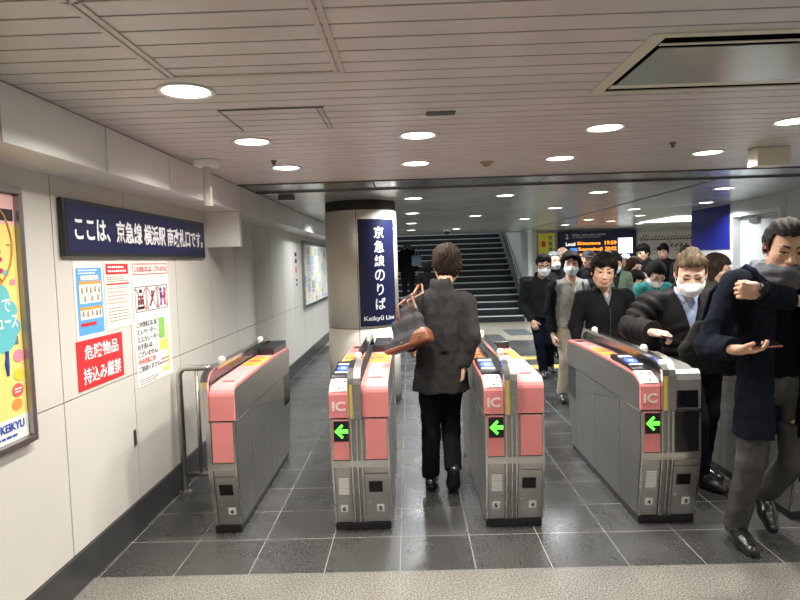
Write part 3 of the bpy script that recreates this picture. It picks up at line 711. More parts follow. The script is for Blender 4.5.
    obj('middle_band', fbox(bmesh.new(), xl+.016, xr-.014, .405, .446, .007), CHROME, g)
    # guard: arched front post, smoked glass, chrome rail, white domes
    gx0, gx1 = (xl+.114, xl+.188) if len(kinds) == 2 else (xl-.012, xl+.03)
    gm = (gx0+gx1)/2
    outer = [(3.405, .70), (3.405, .90), (3.412, .935), (3.435, .965), (3.47, .985), (3.53, .998), (3.66, 1.004)]
    inner = [(3.66, .992), (3.53, .985), (3.48, .97), (3.452, .948), (3.435, .92), (3.435, .70)]
    hw = gx0+(gx1-gx0)*.45
    obj('guard_post', prism(bmesh.new(), outer+inner, gx0, hw), CHROME, g)
    obj('guard_post', prism(bmesh.new(), outer+inner, hw+.001, gx1), STEEL if len(kinds) == 2 else CHROME, g)
    if len(kinds) == 2: obj('yellow_strip', B(gx0+.010, gx0+.024, 3.402, 3.406, .705, .90), YELLOW, g)
    obj('guard_base', B(gx0+.004, gx1-.002, 3.44, 5.03, .86, .905), DSTEEL, g)
    prof = [(3.50, .90), (3.50, .965), (3.60, .99), (4.95, .99), (5.04, .95), (5.05, .90)]
    obj('guard_glass', prism(bmesh.new(), prof, gm-.006, gm+.006), GLASS, g)
    bm = bmesh.new(); pts = [(3.60, .998), (4.2, 1.0), (4.93, 1.0), (4.99, .99), (5.04, .965), (5.062, .93), (5.065, .86)]
    prism(bm, pts + [(y-.022 if y > 4.95 else y, z-.022) for y, z in reversed(pts)], gm-.024, gm+.024)
    obj('guard_rail', bm, CHROME, g)
    for yy in (3.78, 4.78):
        obj('sensor_dome', lathe(bmesh.new(), [(.021, 0), (.024, .008), (.023, .018), (.017, .028), (.008, .033), (.001, .034)], (gm+(-.006 if guard_left else .0), yy, .998), 20), mat('dome_ivory', (.60, .58, .52), .5), g, smooth=True)
    return g
gate(-1.215, ['slot'], ['6'], 'leftmost narrow ticket gate with one pink lane side, next to the railing', guard_left=True)
gate(-.488, ['reader', 'slot'], ['6', '5'], 'pink and steel ticket gate between the left aisle and the walking man in grey')
gate(.413, ['reader', 'slot'], ['5', '4'], 'pink and steel ticket gate just right of the walking man in grey')
gate(1.314, ['reader', 'grey'], ['4', '3'], 'ticket gate with black screens on its right half, beside the men coming out')
gate(2.215, ['grey', 'grey'], ['3', '2'], 'ticket gate cut off at the right edge behind the man with a scarf')

# ================================================================ far end: boards, maps, posters
t = thing('departure_board', 'dark blue departure board with amber train times at the far wall', 'board', (4.9, 15.7, 1.8), world=True)
obj('housing', B(3.93, 5.86, 15.62, 15.79, 1.42, 2.21), NAVY, t)
obj('panel_edge', B(3.90, 5.89, 15.66, 15.79, 1.38, 2.235), mat('board_edge', (.01, .012, .03), .4), t)
F = lambda x, z: M_front(x, 15.618, z)
text('number', '2', F(4.10, 2.10), TXTW, t, w=.07, h=.13, bold=.01)
text('lettering', '京急線 品川・羽田空港・都営線・成田空港方面', F(4.66, 2.135), TXTW, t, w=.85, h=.045)
text('lettering', 'for Shinagawa, Haneda Airport', F(4.60, 2.075), TXTW, t, w=.72, h=.035)
obj('blue_tag', B(4.18, 4.36, 15.612, 15.619, 1.71, 1.80), mat('tag_blue_lit', (.05, .3, .9), .5, emit=1.2), t)
text('train_kind', 'Local', F(4.19, 1.905), LITW, t, w=.24, h=.09, bold=.02)
text('train_kind', 'Lim', F(4.27, 1.755), LITW, t, w=.13, h=.06, bold=.02)
text('amber_row', 'Shinagawa', F(4.66, 1.905), AMBER, t, w=.60, h=.11, bold=.02)
text('amber_time', '19:59', F(5.22, 1.915), AMBER, t, w=.30, h=.10, bold=.02)
text('amber_row', 'Sengakuji', F(4.70, 1.755), AMBER, t, w=.62, h=.11, bold=.02)
text('amber_time', '20:02', F(5.22, 1.765), AMBER, t, w=.30, h=.10, bold=.02)
text('amber_row', 'A o t o', F(4.62, 1.615), AMBER, t, w=.46, h=.09, bold=.02)
text('amber_time', '10', F(5.30, 1.625), AMBER, t, w=.13, h=.10, bold=.02)
obj('lit_screen', B(5.41, 5.78, 15.61, 15.619, 1.63, 2.03), LITW, t)
bm = bmesh.new(); tube(bm, [(5.5, 15.607, 1.95), (5.58, 15.607, 1.88), (5.6, 15.607, 1.78), (5.68, 15.607, 1.74)], .006, 4); obj('map_line', bm, mat('map_grey', (.5, .5, .5), .6), t)
t = thing('yellow_poster', 'yellow vertical poster left of the departure board', 'poster', (3.6, 15.78, 1.9), world=True)
obj('frame', B(3.36, 3.84, 15.75, 15.799, 1.45, 2.23), FRAMEM, t)
obj('sheet', B(3.39, 3.81, 15.74, 15.751, 1.48, 2.20), mat('sheet_yellow', (.80, .72, .05), .5), t)
for i, ch in enumerate('京急線'): text('lettering', ch, M_front(3.70, 15.739, 2.09-i*.15), TXTB, t, w=.11, h=.12, bold=.02)
obj('red_mark', disc_on(bmesh.new(), M_front(3.52, 15.739, 1.93), 0, 0, .06, .08, .002), RED, t)
tag(obj('hall_column', B(3.07, 3.30, 15.55, 15.79, 0, 2.27), WALLR), 'slim pale column between the stairs and the yellow poster', 'column')
tag(obj('low_board', B(4.2, 5.7, 15.72, 15.79, .9, 1.33), NAVY), 'dark blue board under the departure board', 'board')
def route_map(name, label, M, w_, h_, seed):
    t = thing(name, label, 'map', M.translation, world=True)
    obj('sheet', quad_on(bmesh.new(), M, 0, w_, 0, h_, .01), mat('map_sheet', (.62, .58, .55), .5), t)
    M2 = M @ Matrix.Translation((0, 0, .010)); rnd = random.Random(seed)
    bm = quad_on(bmesh.new(), M2, .05, w_-.03, h_*.76, h_*.785, .003)
    n = int(w_/.085)
    for i in range(n):
        x = .08+i*.085
        if x > w_-.08: break
        disc_on(bm, M2, x, h_*.772, .02, .02, .004, 8); quad_on(bm, M2 @ Matrix.Translation((x, h_*.80, 0)) @ Matrix.Rotation(.9, 4, 'Z'), 0, rnd.uniform(.05, .13), -.012, .012, .003)
    quad_on(bm, M2 @ Matrix.Translation((w_*.4, h_*.75, 0)) @ Matrix.Rotation(-1.1, 4, 'Z'), 0, .22, -.005, .005, .003)
    for i in range(4): quad_on(bm, M2 @ Matrix.Translation((w_*(.42+.06*i), h_*.56, 0)) @ Matrix.Rotation(.85, 4, 'Z'), 0, .1, -.02, .02, .003)
    obj('route_line', bm, mat('route_dark', (.08, .05, .07), .6), t)
    bm = bmesh.new()
    for i in range(int(16*w_)):
        x, y = rnd.uniform(.05, w_-.2), rnd.uniform(.05, h_*.68); quad_on(bm, M2, x, x+rnd.uniform(.05, .16), y, y+.014, .003)
    obj('small_print', bm, mat('map_print_grey', (.22, .22, .25), .6), t)
    return t
route_map('route_map', 'wide white railway route map on the far wall left of the blue panel', M_front(5.98, 15.79, 1.25), 2.0, .92, 2)
route_map('route_map', 'white railway route map on the right wall under the blue panel', M_right(4.549, 9.72, .95), 1.14, .63, 5)
tag(obj('blue_panel', B(4.54, 4.5495, 8.59, 9.73, 1.63, 2.262), mat('deep_blue_panel', (.012, .016, .20), .35)), 'plain deep blue rectangular panel high on the right wall beside the door', 'panel')

YT = mat('tactile_yellow', (.55, .42, .10), .6)
def tactile(x0, x1, y0, y1, label):
    bm = B(x0, x1, y0, y1, 0, .004)
    x = x0+.03
    while x < x1-.02:
        y = y0+.03
        while y < y1-.02: lathe(bm, [(.012, .004), (.009, .008)], (x, y, 0), 6); y += .06
        x += .06
    tag(obj('tactile_paving', bm, YT), label, 'tactile paving')
tactile(1.76, 2.06, 9.35, 9.65, 'small yellow tactile tile on the floor beyond the third gate, farther one')
tactile(1.62, 2.52, 8.55, 8.85, 'yellow tactile strip on the floor at the feet of the man with glasses')
tactile(1.70, 2.3, 2.45, 2.665, 'yellow tactile corner at the bottom right edge of the picture')

# ================================================================ people
# ---- implicit surfaces meshed by surface nets
def V3(p): return np.array(p, dtype=np.float32)
def unit(v): v = np.array(v, float); return v/np.linalg.norm(v)
class Cap:      # tapered capsule, optionally squashed by scale vector s
    def __init__(o, a, b, ra, rb, k=.02, lab=0, s=None, quilt=0, neg=False):
        o.s = V3(s) if s is not None else None
        o.a = V3(a)/(o.s if s is not None else 1); o.b = V3(b)/(o.s if s is not None else 1); o.ra, o.rb, o.k, o.lab, o.quilt, o.neg = ra, rb, k, lab, quilt, neg
    def d(o, P):
        if o.s is not None: P = P/o.s
        ba = o.b-o.a; pa = P-o.a; l2 = float(ba@ba)+1e-12
        h = np.clip(pa@ba/l2, 0, 1)
        d = np.linalg.norm(pa-h[:, None]*ba, axis=1)-(o.ra+(o.rb-o.ra)*h)
        if o.quilt: d -= .020*np.abs(np.sin(h*math.sqrt(l2)*(float(o.s.min()) if False else 1)*PI/o.quilt))
        return d*(float(o.s.min())**.5 if o.s is not None else 1)
class Ell:
    def __init__(o, c, r, k=.02, lab=0, R=None, neg=False):
        o.c, o.r, o.k, o.lab, o.R, o.neg = V3(c), V3(r), k, lab, R, neg
    def d(o, P):
        p = P-o.c
        if o.R is not None: p = p@o.R
        k0 = np.linalg.norm(p/o.r, axis=1); k1 = np.linalg.norm(p/(o.r*o.r), axis=1)+1e-9
        return k0*(k0-1)/k1
class Bx:
    def __init__(o, c, h, rr=.01, k=.01, lab=0, R=None, neg=False):
        o.c, o.h, o.rr, o.k, o.lab, o.R, o.neg = V3(c), V3(h), rr, k, lab, R, neg
    def d(o, P):
        p = P-o.c
        if o.R is not None: p = p@o.R
        q = np.abs(p)-(o.h-o.rr)
        return np.linalg.norm(np.maximum(q, 0), axis=1)+np.minimum(q.max(1), 0)-o.rr
def union(P, prims):
    d = np.full(len(P), 9.0, np.float32); lab = np.zeros(len(P), np.int32); best = np.full(len(P), 9.0, np.float32)
    for q in prims:
        e = q.d(P)
        if q.neg:
            k = q.k; h = np.clip(.5-.5*(d+e)/k, 0, 1); d = d*(1-h)-e*h+k*h*(1-h)
            continue
        m = e < best+ (.0015 if q.lab else 0); lab[m] = q.lab; best = np.minimum(best, e)
        k = q.k; h = np.clip(.5+.5*(d-e)/k, 0, 1); d = d*(1-h)+e*h-k*h*(1-h)
    return d, lab
def sdf_mesh(fn, lo, hi, h):
    lo = np.array(lo, np.float32); hi = np.array(hi, np.float32)
    nb = np.maximum(np.ceil((hi-lo)/(4*h)).astype(int), 1)
    ax = [lo[i]+(np.arange(nb[i])+.5)*4*h-.5*h for i in range(3)]
    G = np.stack(np.meshgrid(*ax, indexing='ij'), -1).reshape(-1, 3)
    dc = fn(G)[0]; act = np.abs(dc) < 6.2*h+.012
    D = np.repeat(np.repeat(np.repeat(dc.reshape(nb), 4, 0), 4, 1), 4, 2)
    A = np.repeat(np.repeat(np.repeat(act.reshape(nb), 4, 0), 4, 1), 4, 2)
    idx = np.argwhere(A)
    if len(idx) == 0: return None
    P = (lo+idx*h).astype(np.float32)
    for s in range(0, len(P), 400000):
        D[tuple(idx[s:s+400000].T)] = fn(P[s:s+400000])[0]
    D[0] = D[-1] = 1; D[:, 0] = D[:, -1] = 1; D[:, :, 0] = D[:, :, -1] = 1
    I = D < 0; n = np.array(D.shape)
    c8 = [(i, j, k) for i in (0, 1) for j in (0, 1) for k in (0, 1)]
    cnt = sum(I[i:n[0]-1+i, j:n[1]-1+j, k:n[2]-1+k].astype(np.int8) for i, j, k in c8)
    cells = np.argwhere((cnt > 0) & (cnt < 8))
    if len(cells) == 0: return None
    vals = np.stack([D[cells[:, 0]+i, cells[:, 1]+j, cells[:, 2]+k] for i, j, k in c8], 1)
    acc = np.zeros((len(cells), 3)); num = np.zeros(len(cells))
    for a in range(8):
        for b in range(a+1, 8):
            if sum(abs(c8[a][i]-c8[b][i]) for i in range(3)) != 1: continue
            va, vb = vals[:, a], vals[:, b]; m = (va < 0) != (vb < 0)
            t = np.where(m, va/np.where(m, va-vb, 1), 0)
            p = np.array(c8[a])+t[:, None]*(np.array(c8[b])-np.array(c8[a]))
            acc += p*m[:, None]; num += m
    vert = lo+(cells+acc/num[:, None])*h
    cid = -np.ones(n, np.int64); cid[tuple(cells.T)] = np.arange(len(cells))
    F = []
    for ax_ in range(3):
        u, v = [(1, 2), (2, 0), (0, 1)][ax_]
        s0 = [slice(None)]*3; s1 = [slice(None)]*3; s0[ax_] = slice(0, -1); s1[ax_] = slice(1, None)
        X = I[tuple(s0)] != I[tuple(s1)]; e = np.argwhere(X)
        e = e[(e[:, u] > 0) & (e[:, v] > 0)]
        ins = I[tuple(e.T)]
        du = np.zeros(3, int); du[u] = 1; dv = np.zeros(3, int); dv[v] = 1
        q = np.stack([cid[tuple((e-du-dv).T)], cid[tuple((e-dv).T)], cid[tuple(e.T)], cid[tuple((e-du).T)]], 1)
        q[~ins] = q[~ins][:, ::-1]; F.append(q)
    F = np.concatenate(F); F = F[(F >= 0).all(1)]
    lab = fn(vert.astype(np.float32))[1]
    return vert, F, lab[F[:, 0]]
def join_meshes(name, parts, mats, parent):
    vs, fs, ls, off = [], [], [], 0
    for p in parts:
        if p is None: continue
        vs.append(p[0]); fs.append(p[1]+off); ls.append(p[2]); off += len(p[0])
    vs = np.concatenate(vs); fs = np.concatenate(fs); ls = np.concatenate(ls)
    me = bpy.data.meshes.new(name)
    me.vertices.add(len(vs)); me.vertices.foreach_set('co', vs.astype(np.float32).ravel())
    me.loops.add(len(fs)*4); me.loops.foreach_set('vertex_index', fs.astype(np.int32).ravel())
    me.polygons.add(len(fs)); me.polygons.foreach_set('loop_start', np.arange(0, len(fs)*4, 4, dtype=np.int32))
    me.polygons.foreach_set('material_index', ls.astype(np.int32)); me.polygons.foreach_set('use_smooth', np.ones(len(fs), bool))
    for m in mats: me.materials.append(m)
    me.update(); me.validate()
    o = bpy.data.objects.new(name, me); C.objects.link(o); o.parent = parent
    return o
def wob(P, amp, f, seed):
    s = seed*1.7
    a = np.sin(P[:, 0]*f*1.3+np.sin(P[:, 2]*f*.9+s)*1.7+s); b = np.sin(P[:, 2]*f*1.1+np.sin(P[:, 0]*f*1.4-s)*1.5+P[:, 1]*f*.8)
    c = np.sin(P[:, 1]*f*1.7+P[:, 2]*f*.6+s*2)
    return amp*(a*b*.7+c*.3)
def folds(P, amp, seed):
    return wob(P, amp, 26, seed)+wob(P, amp*.45, 55, seed+3)
def local(P, R, t): return (P-V3(t))@np.array(R, np.float32)
def rot(ax, deg):
    a = math.radians(deg); c, s = math.cos(a), math.sin(a)
    return np.array({'x': [[1, 0, 0], [0, c, -s], [0, s, c]], 'y': [[c, 0, s], [0, 1, 0], [-s, 0, c]], 'z': [[c, -s, 0], [s, c, 0], [0, 0, 1]]}[ax])

SKIN = mat('skin', (.60, .365, .25), .48, noise=.05, nscale=20, spec=.35)
SKIN2 = mat('skin_light', (.66, .42, .31), .48, noise=.04, nscale=20, spec=.35)
LIP = mat('lips', (.46, .23, .18), .5)
EYEW = mat('eye_white', (.7, .68, .65), .25)
IRIS = mat('iris_dark', (.02, .012, .01), .15)
BROW = mat('brow_hair', (.045, .032, .026), .8)
MASKM = mat('face_mask_white', (.80, .82, .84), .8, bump=.15, bscale=120)

def head_prims(female=0, mouth=True, brow=1):
    w_ = .93 if female else 1
    P_ = [Ell((0, .012, .030), (.074*w_, .092, .086), .01), Ell((0, -.025, -.025), (.064*w_, .066, .082), .025), Ell((0, -.046, -.078), (.038*w_, .036, .030), .03),
          Ell((-.036*w_, -.052, -.022), (.026, .026, .024), .02), Ell((.036*w_, -.052, -.022), (.026, .026, .024), .02),
          Cap((-.048*w_, -.005, -.055), (-.02, -.05, -.085), .022, .022, .02), Cap((.048*w_, -.005, -.055), (.02, -.05, -.085), .022, .022, .02),
          Cap((-.04, -.076, .024), (.04, -.076, .024), .013, .013, .015),
          Ell((-.031, -.096, .006), (.019, .014, .012), .008, neg=True), Ell((.031, -.096, .006), (.019, .014, .012), .008, neg=True),
          Cap((0, -.086, .006), (0, -.105, -.028), .007, .0120, .010), Ell((-.013, -.098, -.032), (.009, .010, .008), .005), Ell((.013, -.098, -.032), (.009, .010, .008), .005),
          Ell((0, -.086, -.057), (.028, .016, .016), .012)]
    for s in (-1, 1):
        P_ += [Ell((s*.078*w_, .012, -.004), (.010, .020, .032), .008), Ell((s*.081*w_, .008, -.002), (.006, .010, .018), .004, neg=True)]
        P_ += [Ell((s*.031, -.076, .006), (.0135, .0112, .0062), .002, lab=2), Ell((s*.031, -.0835, .0052), (.0060, .0055, .0052), .0005, lab=3),
               Cap((s*.016, -.0845, .0125), (s*.046, -.080, .0115), .0045, .0045, .004), Cap((s*.018, -.0865, .0085), (s*.046, -.0805, .0080), .0016, .0018, .001, lab=4),
               Cap((s*.017, -.083, -.004), (s*.044, -.078, -.003), .004, .004, .004)]
        if brow: P_ += [Cap((s*.015, -.0885, .0285), (s*.034, -.0865, .034), .0018*brow, .0022*brow, .002, lab=4), Cap((s*.034, -.0865, .034), (s*.052, -.074, .029), .0022*brow, .0014*brow, .002, lab=4)]
    P_ += [Ell((0, -.0985, -.0530), (.025, .0050, .0030), .003, lab=1), Ell((0, -.0975, -.0600), (.021, .0052, .0036), .003, lab=1), Cap((-.022, -.0985, -.0565), (.022, -.0985, -.0565), .0016, .0016, .002, neg=True)]
    return P_
HEADLO, HEADHI = (-.115, -.14, -.15), (.115, .135, .16)
def hair_fn(style, seed, vol=.014):
    base = [Ell((0, .018, .036), (.074+vol, .092+vol, .086+vol), .01)]
    if style in ('mid', 'mop'): base += [Ell((0, .04, -.01), (.076+vol*.6, .070, .085), .02), Ell((0, -.035, .075), (.070+vol*.3, .068, .040), .02)]
    if style == 'mop': base += [Cap((-.072, -.02, .05), (-.082, -.03, -.035), .03, .014, .02), Cap((.072, -.02, .05), (.082, -.03, -.035), .03, .014, .02), Ell((0, .05, -.05), (.07, .055, .07), .02)]
    if style == 'swept': base += [Cap((-.050, -.060, .078), (.030, -.055, .100), .022, .030, .02), Cap((.0, -.05, .098), (.01, .04, .112), .034, .028, .03), Cap((.03, -.055, .098), (.062, -.03, .085), .026, .022, .02)]
    if style == 'long': base += [Cap((-.07, .015, .03), (-.085, .0, -.16), .035, .022, .02), Cap((.07, .015, .03), (.085, .0, -.16), .035, .022, .02), Cap((0, .06, .0), (0, .09, -.20), .07, .05, .03)]
    if style == 'tied': base += [Ell((0, .11, .03), (.035, .035, .035), .02)]
    def fn(P):
        d, _ = union(P, base)
        st = np.sin(P[:, 0]*260+np.sin(P[:, 2]*40+P[:, 1]*30+seed)*2.2)*np.sin(P[:, 1]*190+P[:, 2]*35+seed)
        if style in ('short', 'swept'): st = .7*np.sin(P[:, 0]*230+2.0*np.sin(P[:, 2]*28+P[:, 1]*22+seed)+P[:, 2]*60)
        d = d-.0026*st-.002*np.sin(P[:, 2]*60+P[:, 0]*70+seed)
        hl = {'short': .078, 'swept': .085, 'mid': .040, 'mop': .034, 'long': .060, 'tied': .062, 'bald': .3}[style]
        xq = P[:, 0]
        line = hl - .10*np.abs(xq)*(1 if style in ('short', 'swept') else .3) + .004*np.sin(xq*150+seed)
        if style == 'mid': line = line + .030*np.clip(1-np.abs(xq-.012)/.03, 0, 1)
        if style == 'mop': line = line + .034*np.clip(1-np.abs(xq+.005)/.035, 0, 1)
        if style == 'long': line = line - .0
        side = {'short': -.012, 'swept': -.012, 'mid': -.030, 'mop': -.055, 'long': -.3, 'tied': -.02, 'bald': .0}[style]
        yf = {'short': -.030, 'swept': -.030, 'mid': -.036, 'mop': -.052, 'long': -.055, 'tied': -.036, 'bald': .0}[style]
        face = np.minimum(line-P[:, 2], yf+.35*np.maximum(P[:, 2]+.01, 0)*0-P[:, 1]-.0)        # >0 inside the face opening
        back = {'short': -.062, 'swept': -.062, 'mid': -.085, 'mop': -.115, 'long': -.26, 'tied': -.07, 'bald': -.05}[style]
        neck = back+.010*np.sin(P[:, 0]*110+seed)+.005*np.sin(P[:, 0]*260)-P[:, 2]
        sideb = np.minimum(side-P[:, 2], .022-P[:, 1])
        if style == 'long': sideb = neck
        d = np.maximum(d, face); d = np.maximum(d, neck); d = np.maximum(d, sideb)
        if style == 'bald': d = np.maximum(d, P[:, 2]-.035)
        return d, np.zeros(len(P), np.int32)
    return fn
def hand_prims(W_, F_, N_, right, curl=(25, 30, 20), thumb=1.0, spread=1.0, sc_=1.0, tcurl=0):
    """W wrist, F finger direction, N back-of-hand normal"""
    z = unit(F_); y = unit(np.array(N_, float)-z*np.dot(N_, z)); x = np.cross(y, z)
    if not right: x = -x
    R = np.stack([x, y, z], 1); W_ = np.array(W_, float)
    T = lambda p: W_+R@(np.array(p, float)*sc_)
    S = sc_; out = [Ell(T((0, .0, .046)), (.041*S, .0165*S, .052*S), .012, R=R.astype(np.float32)), Cap(T((0, .002, -.03)), T((0, 0, .02)), .026*S, .024*S, .02), Cap(T((.028, -.004, .018)), T((.018, -.006, .05)), .017*S, .014*S, .015)]
    for i, (fx, L) in enumerate(((.030, .070), (.010, .078), (-.011, .073), (-.030, .058))):
        p = np.array((fx, .001, .082-abs(fx)*.15)); a = 0; sp_ = fx*1.2*spread
        out.append(Cap(T((fx*.7, 0, .05)), T(p), .011*S, .0098*S, .008))
        for j, (fr, c) in enumerate(zip((.46, .30, .24), curl)):
            a += c+(i*3); ar = math.radians(a)
            q = p+np.array((sp_*fr*.5, -math.sin(ar), math.cos(ar)))*L*fr
            out.append(Cap(T(p), T(q), (.0092-.0008*j)*S, (.0084-.0009*j)*S, .0035)); p = q
    b = np.array((.034, -.008, .028)); d1 = unit((.75*thumb, -.35-.01*tcurl, .62)); q = b+d1*.036; d2 = unit((.30*thumb, -.40-.02*tcurl, .85)); r_ = q+d2*.030
    out += [Cap(T(b), T(q), .0125*S, .0105*S, .008), Cap(T(q), T(r_), .0105*S, .0085*S, .004)]
    return out

def person(label, loc, rot_deg, top, head=None, hyaw=0, hpitch=0, hroll=0, hair='short', haircol=(.02, .016, .014), vol=.014, female=0, mask=False, glasses=False, skin=None,
           jacket=(.02, .02, .022), jname='jacket', hem=.78, thick=1.0, quilt=0, open_w=0.0, wedge=None, shirt=None, sleeves=None, collar='fold', hood=False, scarf=None,
           trousers=(.015, .016, .022), shoes=(.012, .012, .012), armL=None, armR=None, handL=None, handR=None, legL=None, legR=None, footL=None, footR=None, lean=(0, 0), shoulders=None, detail=1,
           hs=1.06, seed=1, cap=None, flare=1.0, group=None, fold=.0045, skirt=False, jbump=None):
    t = thing('person', label, 'person', (loc[0], loc[1], 0), math.radians(rot_deg), group=group)
    k = top/1.70; S = lambda *p: np.array(p, float)*k
    hc = np.array(head, float) if head is not None else np.array((lean[0], lean[1]-.03*k, top-.118*hs))
    Rh = rot('z', hyaw)@rot('x', hpitch)@rot('y', hroll)
    shL, shR = (np.array(p, float) for p in (shoulders or (S(.175, .01, 1.385)+np.array((lean[0], lean[1], 0)), S(-.175, .01, 1.385)+np.array((lean[0], lean[1], 0)))))
    chest = (shL+shR)/2; nb = chest+np.array((0, .005, .045*k)); pel = S(0, .01, .93)
    elL, wrL = [np.array(p, float) for p in (armL or (shL+S(.055, .03, -.27), shL+S(.065, -.03, -.50)))]
    elR, wrR = [np.array(p, float) for p in (armR or (shR+S(-.055, .03, -.27), shR+S(-.065, -.03, -.50)))]
    knL, anL = [np.array(p, float) for p in (legL or (S(.10, -.03, .49), S(.10, .02, .09)))]
    knR, anR = [np.array(p, float) for p in (legR or (S(-.10, -.02, .49), S(-.10, .03, .09)))]
    hipL, hipR = S(.085, .01, .90), S(-.085, .01, .90)
    fL = footL or ((0.12, -1, 0)); fR = footR or ((-.12, -1, 0))
    h1 = {1: .0042, 2: .0030, 0: .0075}[detail]; h2 = {1: .010, 2: .008, 0: .014}[detail]
    # body
    hp = head_prims(female)
    hv = lambda P: union((P-V3(hc))@Rh.astype(np.float32)/hs, hp)
    def headfn(P):
        d, l = hv(P); d = d*hs
        e = Cap(hc+Rh@np.array((0, .022, -.05)), nb+np.array((0, .0, .0)), .050, .056, .02).d(P)
        m = e < d; l = np.where(m, 0, l); kk = .025; hh = np.clip(.5+.5*(d-e)/kk, 0, 1)
        return d*(1-hh)+e*hh-kk*hh*(1-hh), l
    parts = [sdf_mesh(headfn, hc-np.array((.15, .17, .24)), hc+np.array((.15, .17, .17)), h1)]
    core = [Cap(chest+S(0, 0, -.05), pel, .11, .10, .05, s=(1, .7, 1)), Cap(chest+S(0, 0, -.07), nb, .06, .045, .05), Cap(shL, shR, .04, .04, .05)]
    for a, b, c in ((shL, elL, wrL), (shR, elR, wrR)): core += [Cap(a, b, .040, .034, .03), Cap(b, c, .034, .024, .03)]
    for a, b, c in ((hipL, knL, anL), (hipR, knR, anR)): core += [Cap(a, b, .075, .05, .04), Cap(b, c, .048, .035, .03)]
    allp = np.stack([chest, pel, shL, shR, elL, elR, wrL, wrR, knL, knR, anL, anR, nb, hc])
    lo, hi = allp.min(0)-.26, allp.max(0)+.26
    parts.append(sdf_mesh(lambda P: union(P, core), lo, hi, .016 if detail else .022))
    for wr, el, hd, right in ((wrL, elL, handL, False), (wrR, elR, handR, True)):
        if hd == 'none': continue
        hd = dict(hd or {}); fd = hd.pop('F', None); nn = hd.pop('N', None)
        if fd is None: fd = unit(wr-el)+np.array((0, -.15, -.2))
        if nn is None: nn = (1 if not right else -1, 0, 0)
        hp_ = hand_prims(wr, fd, nn, right, sc_=hd.pop('s', 1.0)*k, **hd)
        c = wr+unit(fd)*.07
        parts.append(sdf_mesh(lambda P, q=hp_: union(P, q), c-.15, c+.15, {2: .0028, 1: .0042, 0: .007}[detail]))
    body = join_meshes('body', parts, [skin or SKIN, LIP, EYEW, IRIS, BROW], t)
    # hair
    hm = mat('hair_%02x%02x%02x' % tuple(int(c*255) for c in haircol), tuple(c*.5 for c in haircol), .75, noise=.6, nscale=30, stretch=(3, 3, .5), bump=.6, bscale=150, spec=.12)
    hf = hair_fn(hair, seed, vol)
    hr = sdf_mesh(lambda P: (lambda r: (r[0]*hs, r[1]))(hf((P-V3(hc))@Rh.astype(np.float32)/hs)), hc-np.array((.17, .2, .30)), hc+np.array((.17, .2, .20)), h1)
    if hr is not None and cap is None or hair == 'long': join_meshes('hair', [hr], [hm], t)
    if cap:
        cm = mat('cap_%02x' % int(cap[0]*255), cap, .8)
        cp = [Ell((0, .012, .045), (.090, .106, .082), .01), Ell((0, -.09, .050), (.065, .065, .010), .01)]
        join_meshes('cap', [sdf_mesh(lambda P: (lambda r: (np.maximum(r[0], .035-((P-V3(hc))@Rh.astype(np.float32))[:, 2]), r[1]))(union((P-V3(hc))@Rh.astype(np.float32), cp)), hc-.2, hc+.2, h1)], [cm], t)
    if mask:
        fp = [Ell((0, -.022, -.045), (.073, .082, .060), .02), Cap((0, -.09, -.02), (0, -.105, -.045), .016, .022, .03), Ell((0, -.05, -.085), (.045, .044, .034), .02)]
        def mf(P):
            q = (P-V3(hc))@Rh.astype(np.float32)/hs
            d, l = union(q, fp); d = d-.0012*np.sin(q[:, 2]*520)
            d = np.maximum(d, np.maximum(q[:, 2]+.012+.5*np.abs(q[:, 0])*.35, np.maximum(-.108-q[:, 2], q[:, 1]+.028)))
            return d*hs, l
        mk = join_meshes('face_mask', [sdf_mesh(mf, hc-.18, hc+.16, h1*.9)], [MASKM], t)
        bm = bmesh.new()
        for s in (-1, 1):
            for zz in (-.022, -.070):
                tube(bm, [tuple(hc+Rh@(np.array(p)*hs)) for p in ((s*.060, -.045, zz), (s*.076, -.015, zz*.6), (s*.084, .014, -.002))], .0016, 5)
        obj('ear_loop', bm, MASKM, t)
    if glasses:
        bm = bmesh.new(); W = lambda p: tuple(hc+Rh@(np.array(p)*hs))
        for s in (-1, 1):
            tube(bm, [W((s*.033+.026*math.cos(a)*1.0, -.104+abs(s*.033+.026*math.cos(a))*.10, -.002+.019*math.sin(a))) for a in [2*PI*i/20 for i in range(20)]], .0040, 5, closed=True)
            tube(bm, [W((s*.058, -.098, .008)), W((s*.080, -.05, .008)), W((s*.084, .01, .004))], .0022, 5)
        tube(bm, [W((-.009, -.106, .004)), W((0, -.110, .006)), W((.009, -.106, .004))], .002, 5)
        obj('glasses', bm, mat('spectacle_frame', (.10, .02, .02), .3), t)
    # trousers
    def cut_leg(a, b): return
    tr = [Cap(pel+S(0, 0, .05), pel+S(0, 0, -.03), .135*k, .145*k, .04, s=(1, .74, 1)), Ell(pel+S(0, .02, -.03), (.13*k, .10*k, .11*k), .04)]
    for a, b, c in ((hipL, knL, anL), (hipR, knR, anR)):
        ext = c+unit(c-b)*.02
        tr += [Cap(a, b, .094*k, .072*k, .035), Cap(b, ext, .070*k, .060*k, .02)]
    def tf(P):
        d, l = union(P, tr); d = d+folds(P, .0045, seed+2); d = np.where(P[:, 2] > hem+.06, d+.02, d)
        for b, c in ((knL, anL), (knR, anR)):
            u = unit(c-b).astype(np.float32); near = (np.linalg.norm(P-V3(c), axis=1) < .16)
            pl = (P-V3(c))@u-.015
            d = np.where(near, np.maximum(d, pl), d)
        return d, l
    tm = fabric('trousers_%02x%02x%02x' % tuple(int(min(c, 1)*255) for c in trousers), trousers, noise=.12)
    join_meshes('trousers', [sdf_mesh(tf, lo, (hi[0], hi[1], 1.15*k), h2)], [tm], t)
